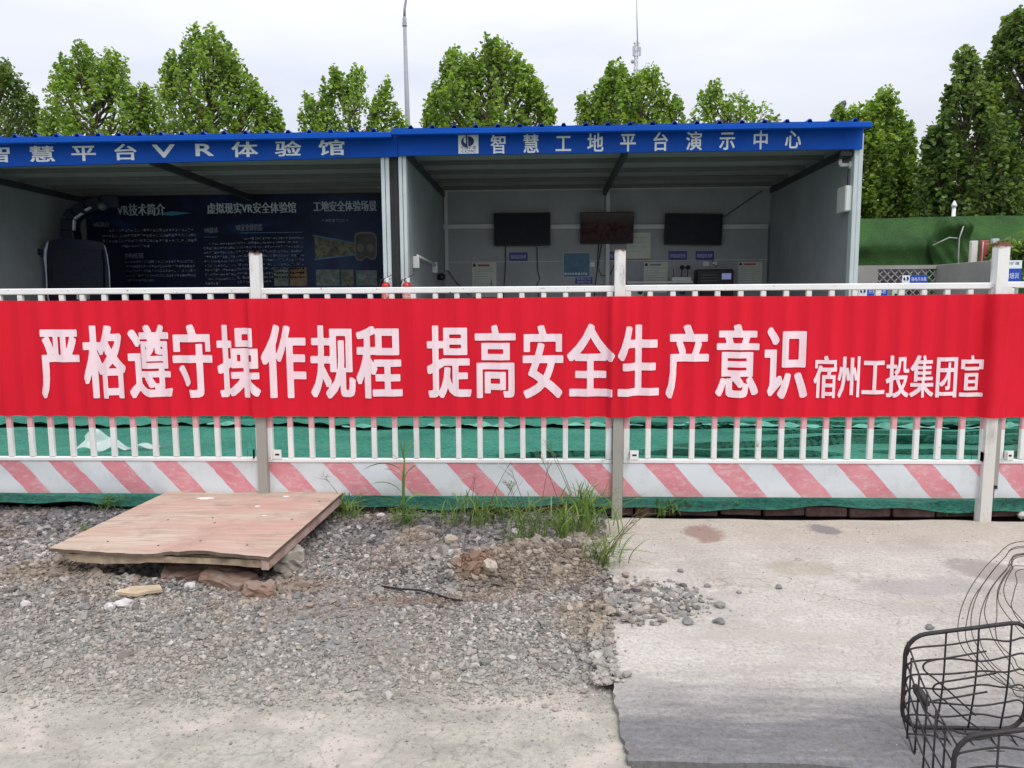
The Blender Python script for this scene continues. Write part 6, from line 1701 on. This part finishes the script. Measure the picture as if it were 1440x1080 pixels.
tall_grass(568, 735, 622, 'tall single grass stalk with broad blades growing in the gravel')
clump('weed', 'leafy weed clump right of the tall grass stalk, before the stripes', 660, 735, 110, 0.22, 0.07, M['grass'], 0.7, 0.0038, stalks=3)
clump('weed', 'thin weed between the two bushier clumps before the fence', 702, 728, 60, 0.16, 0.05, M['grass'], 0.6, 0.0035, stalks=2)
clump('weed', 'wide spreading grass clump with long arching blades before the fence', 745, 762, 120, 0.28, 0.06, M['grass'], 0.8, 0.0036, stalks=4)
clump('weed', 'small upright grass tuft on the gravel edge below the clumps', 793, 775, 55, 0.20, 0.025, M['grass'], 0.45, 0.005)
clump('weed', 'tiny bright grass tuft in front of the white broken stone', 722, 771, 24, 0.07, 0.016, M['grass'], 0.6, 0.004)
clump('weed', 'dense leafy grass clump left of the bare steel post', 822, 752, 140, 0.30, 0.065, M['grass'], 0.6, 0.005, stalks=3)
clump('weed', 'straggly weeds with dry seed stalks at the corner of the concrete slab', 845, 795, 100, 0.17, 0.045, M['grass'], 0.9, 0.0032, stalks=6, dirx=0.4)
clump('weed', 'green weed beside the right edge of the plywood board', 487, 728, 80, 0.18, 0.05, M['grass'], 0.9, 0.004, stalks=1)
clump('weed', 'low green weed at the left edge of the plywood board', 158, 718, 70, 0.11, 0.05, M['grass'], 0.7, 0.006)
clump('weed', 'tiny weed under the left front of the board', 120, 742, 20, 0.06, 0.02, M['grass'], 0.6, 0.005)
clump('weed', 'leafy weed on the soil just right of the bare steel post', 942, 724, 70, 0.11, 0.05, M['grass'], 0.7, 0.0055, z=0.0, stalks=2)
clump('weed', 'broad-leaved seedling on the soil at the back of the slab', 1036, 722, 16, 0.09, 0.015, M['grass'], 0.8, 0.011, z=0.0)
clump('weed', 'pair of small weeds under the striped plate, behind the grey stain', 1273, 722, 40, 0.09, 0.03, M['grass'], 0.8, 0.005, z=0.0)
clump('weed', 'small bright weed between the pair of weeds and the right post', 1325, 724, 26, 0.085, 0.02, M['grass'], 0.8, 0.006, z=0.0)
clump('weed', 'thin tall grass stems leaning by the right post', 1412, 722, 22, 0.42, 0.035, M['grass_dry'], 0.35, 0.0025, z=0.0, stalks=5)
clump('weed', 'sparse dry weeds along the brick course before the middle post', 765, 728, 60, 0.14, 0.14, M['grass_dry'], 0.8, 0.003, stalks=3)
clump('weed', 'low sparse grass along the bricks left of the bushier clumps', 610, 728, 60, 0.10, 0.12, M['grass'], 0.7, 0.003)

# ================================================================ wire basket and loose wire
AY = 2.09


def basket():
    A = lambda x, y_: V(x, y_, AY)
    off = V(1330, 1044, 1.76) - A(1273, 903); off = np.array([off[0] + 0.02, off[1], -0.103])
    c = A(1350, 1030); t = thing('wire_basket', 'rusty black wire basket lying at the lower right of the concrete', 'wire basket', (c[0], 1.95, 0))
    x0, z1 = A(1274, 903)[0], A(1300, 893)[2]; x1 = A(1449, 903)[0]; z0 = 0.012; slope = A(1440, 876)[2] - A(1300, 893.5)[2]; slope /= (A(1440, 876)[0] - A(1300, 893.5)[0])
    r = 0.055
    def rrect(dz=0.0):
        pts = []
        for cx, cz, a0 in ((x0 + r, z0 + r, math.pi), (x1 - r, z0 + r, 1.5 * math.pi), (x1 - r, z1 - r, 0), (x0 + r, z1 - r, 0.5 * math.pi)):
            for k in range(6): a = a0 + k / 5 * math.pi / 2; X = cx + r * math.cos(a); pts.append(np.array([X, AY, cz + r * math.sin(a) + (slope * (X - x0 - 0.03) * max(0, (cz + r * math.sin(a) - z0) / (z1 - z0)))]))
        return pts
    ra = rrect(); rb = [p + off for p in ra]
    MB().tube(ra, 0.0062, 8, closed=True).build('frame_rod', M['rust_wire'], t); MB().tube(rb, 0.0062, 8, closed=True).build('frame_rod', M['rust_wire'], t)
    tz = lambda x: z1 + slope * (x - x0 - 0.03)
    mb = MB(); W = x1 - x0
    # end panel wires with bent ends
    for k in range(1, 7):
        z = z0 + (z1 - z0) * (1 - k / 7.0) ; dzz = lambda X: slope * (X - x0) * (z - z0) / (z1 - z0)
        bend = [(0.01, -0.020), (0.03, -0.004), (0.10, 0.002), (0.35, 0.004 * math.sin(k)), (0.6, 0.012 * math.sin(k * 2.2)), (0.8, -0.006), (0.93, -0.002), (0.99, -0.022)]
        mb.tube([(x0 + W * u, AY - 0.004 - 0.01 * math.sin(u * 3.1), z + d + dzz(x0 + W * u)) for u, d in bend], 0.0026, 6, smooth=5)
    for u in (0.32, 0.58, 0.84): mb.tube([(x0 + W * u, AY - 0.001, tz(x0 + W * u)), (x0 + W * (u - 0.02), AY - 0.012, (z0 + z1) / 2), (x0 + W * (u - 0.04), AY - 0.004, z0 + 0.004)], 0.0026, 6, smooth=5)
    # near end panel
    for k in range(1, 6):
        z = z0 + (z1 - z0) * (1 - k / 6.2); mb.tube([np.array((x0 + W * u, AY, z + d + slope * W * u * (z - z0) / (z1 - z0))) + off for u, d in ((0.01, -0.01), (0.06, 0.0), (0.3, 0.004), (0.55, -0.012), (0.8, -0.004), (0.99, 0.0))], 0.0026, 6, smooth=5)
    for u in (0.3, 0.6, 0.85): mb.tube([np.array((x0 + W * u, AY, tz(x0 + W * u))) + off, np.array((x0 + W * u, AY, z0)) + off], 0.0026, 6, smooth=5)
    # left side
    for v in np.linspace(0.08, 0.92, 5): mb.tube([np.array((x0 + 0.004, AY, z0 + (z1 - z0) * v)), np.array((x0 - 0.008, AY, z0 + (z1 - z0) * v)) + off * 0.5, np.array((x0 + 0.004, AY, z0 + (z1 - z0) * v)) + off], 0.0026, 6, smooth=5)
    for s in np.linspace(0.15, 0.85, 5): mb.tube([np.array((x0 - 0.002, AY, z0 + 0.01)) + off * s, np.array((x0 - 0.002, AY, z1 - 0.03)) + off * s], 0.0026, 6, smooth=5)
    # floor wires and bent loops, left loose
    for u in (0.15, 0.32, 0.5, 0.68, 0.85): mb.tube([np.array((x0 + W * u, AY, z0 + 0.004)), np.array((x0 + W * (u + 0.02), AY, z0 + 0.01)) + off * 0.5, np.array((x0 + W * u, AY, z0 + 0.004)) + off], 0.0026, 6, smooth=5)
    for s in np.linspace(0.12, 0.9, 6): mb.tube([np.array((x0 + W * q, AY, z0 + 0.006 + 0.012 * math.sin(q * 9 + s * 7))) + off * s for q in (0.01, 0.2, 0.4, 0.6, 0.8, 0.99)], 0.0026, 6, smooth=5)
    for py, dx in ((0.78, 0.05), (0.55, 0.14), (0.35, 0.08)):
        z = z0 + (z1 - z0) * py; lp = [(dx + 0.55, 0.03), (dx + 0.3, 0.012), (dx + 0.12, 0.0), (dx + 0.06, -0.012), (dx + 0.07, -0.03), (dx + 0.16, -0.055), (dx + 0.34, -0.11), (dx + 0.5, -0.16)]
        mb.tube([(x0 + W * u, AY - 0.03, max(z0 + 0.004, z + d)) for u, d in lp], 0.0026, 6, smooth=5)
    mb.build('wire_mesh', M['rust_wire'], t)
    p = np.array((x0 + 0.006, AY, z1 - 0.09)) + off * 0.32; MB().lathe(p, [(0.006, -0.03), (0.013, -0.015), (0.014, 0.012), (0.007, 0.03)], 8, (0.3, -0.6, -0.6)).build('hinge_clip', M['rust_wire'], t)
    q = A(1352, 1062); MB().obox(np.array((x0 + W * 0.5, AY, z0 + 0.014)) + off * 0.75, (1, 0, 0.05), (0, 1, 0), (-0.05, 0, 1), (0.075, 0.03, 0.007), 0.004).build('reflector', pm('rusty_plate', (0.11, 0.045, 0.035), 0.5, var=0.5, scale=20), t)


basket()


def coil():
    t0 = G(1440, 880)
    mb = MB()
    lps = [[(1440, 761, 3.05), (1400, 783, 2.95), (1370, 818, 2.78), (1352, 855, 2.6), (1347, 890, 2.47), (1354, 912, 2.42), (1370, 930, 2.38), (1400, 956, 2.33), (1440, 968, 2.30)],
           [(1440, 768, 3.05), (1412, 785, 2.95), (1385, 818, 2.78), (1367, 845, 2.64), (1358, 885, 2.48), (1362, 908, 2.42), (1378, 930, 2.37), (1405, 955, 2.32), (1440, 972, 2.28)],
           [(1440, 770, 3.0), (1410, 787, 2.9), (1382, 822, 2.72), (1368, 855, 2.58), (1366, 885, 2.48), (1374, 908, 2.42), (1392, 935, 2.37), (1418, 960, 2.32), (1445, 985, 2.28)],
           [(1440, 778, 3.0), (1420, 795, 2.9), (1395, 825, 2.72), (1381, 855, 2.58), (1377, 885, 2.48), (1381, 910, 2.41), (1397, 935, 2.36), (1420, 952, 2.32), (1446, 972, 2.28)],
           [(1440, 779, 2.98), (1415, 802, 2.85), (1394, 828, 2.7), (1385, 855, 2.57), (1386, 870, 2.5), (1392, 885, 2.46), (1398, 900, 2.42), (1420, 930, 2.37), (1445, 950, 2.33)],
           [(1440, 780, 2.98), (1420, 800, 2.85), (1406, 822, 2.75), (1402, 840, 2.64), (1402, 865, 2.55), (1400, 885, 2.49), (1405, 905, 2.43), (1425, 925, 2.38), (1446, 942, 2.34)],
           [(1440, 782, 2.98), (1422, 803, 2.86), (1412, 825, 2.74), (1414, 842, 2.66), (1422, 855, 2.6), (1432, 866, 2.56), (1445, 880, 2.5), (1465, 895, 2.45), (1480, 905, 2.42)],
           [(1442, 800, 2.9), (1430, 820, 2.77), (1424, 842, 2.67), (1422, 850, 2.6), (1426, 862, 2.57), (1434, 874, 2.53), (1446, 886, 2.5), (1462, 898, 2.45), (1480, 912, 2.42)],
           [(1440, 796, 2.9), (1424, 800, 2.86), (1413, 812, 2.78), (1405, 830, 2.7), (1404, 845, 2.62), (1412, 860, 2.58), (1425, 876, 2.53), (1440, 893, 2.48), (1462, 905, 2.44)]]
    for k, lp in enumerate(lps):
        P = [V(*q) for q in lp]; e0, e1 = P[0], P[-1]; R_ = 0.55 + 0.04 * k
        back = [e0 + (0.35, -0.02, -0.02), e0 + (0.75, -0.25, -0.06), e0 * 0.5 + e1 * 0.5 + (1.0 + 0.05 * k, 0, 0.03), e1 + (0.62, 0.1, 0.03), e1 + (0.25, 0.02, 0.015)]
        C_ = np.array([p for p in P] + back[::-1][0:0] + [back[4], back[3], back[2], back[1], back[0]])
        n = len(C_); out = []
        for i in range(n):
            p0, p1, p2, p3 = C_[(i - 1) % n], C_[i], C_[(i + 1) % n], C_[(i + 2) % n]
            for u in np.linspace(0, 1, 6, endpoint=False): out.append(0.5 * ((2 * p1) + (-p0 + p2) * u + (2 * p0 - 5 * p1 + 4 * p2 - p3) * u * u + (-p0 + 3 * p1 - 3 * p2 + p3) * u ** 3))
        out = np.array(out); out[:, 2] = np.maximum(out[:, 2], 0.004); mb.tube(out, 0.0017, 5, closed=True)
    o = mb.build('wire_coil', M['thin_wire']); tag(set_origin(o, (t0[0], t0[1], 0)), 'springy loops of thin rusty wire behind the basket on the concrete', 'wire coil')


coil()
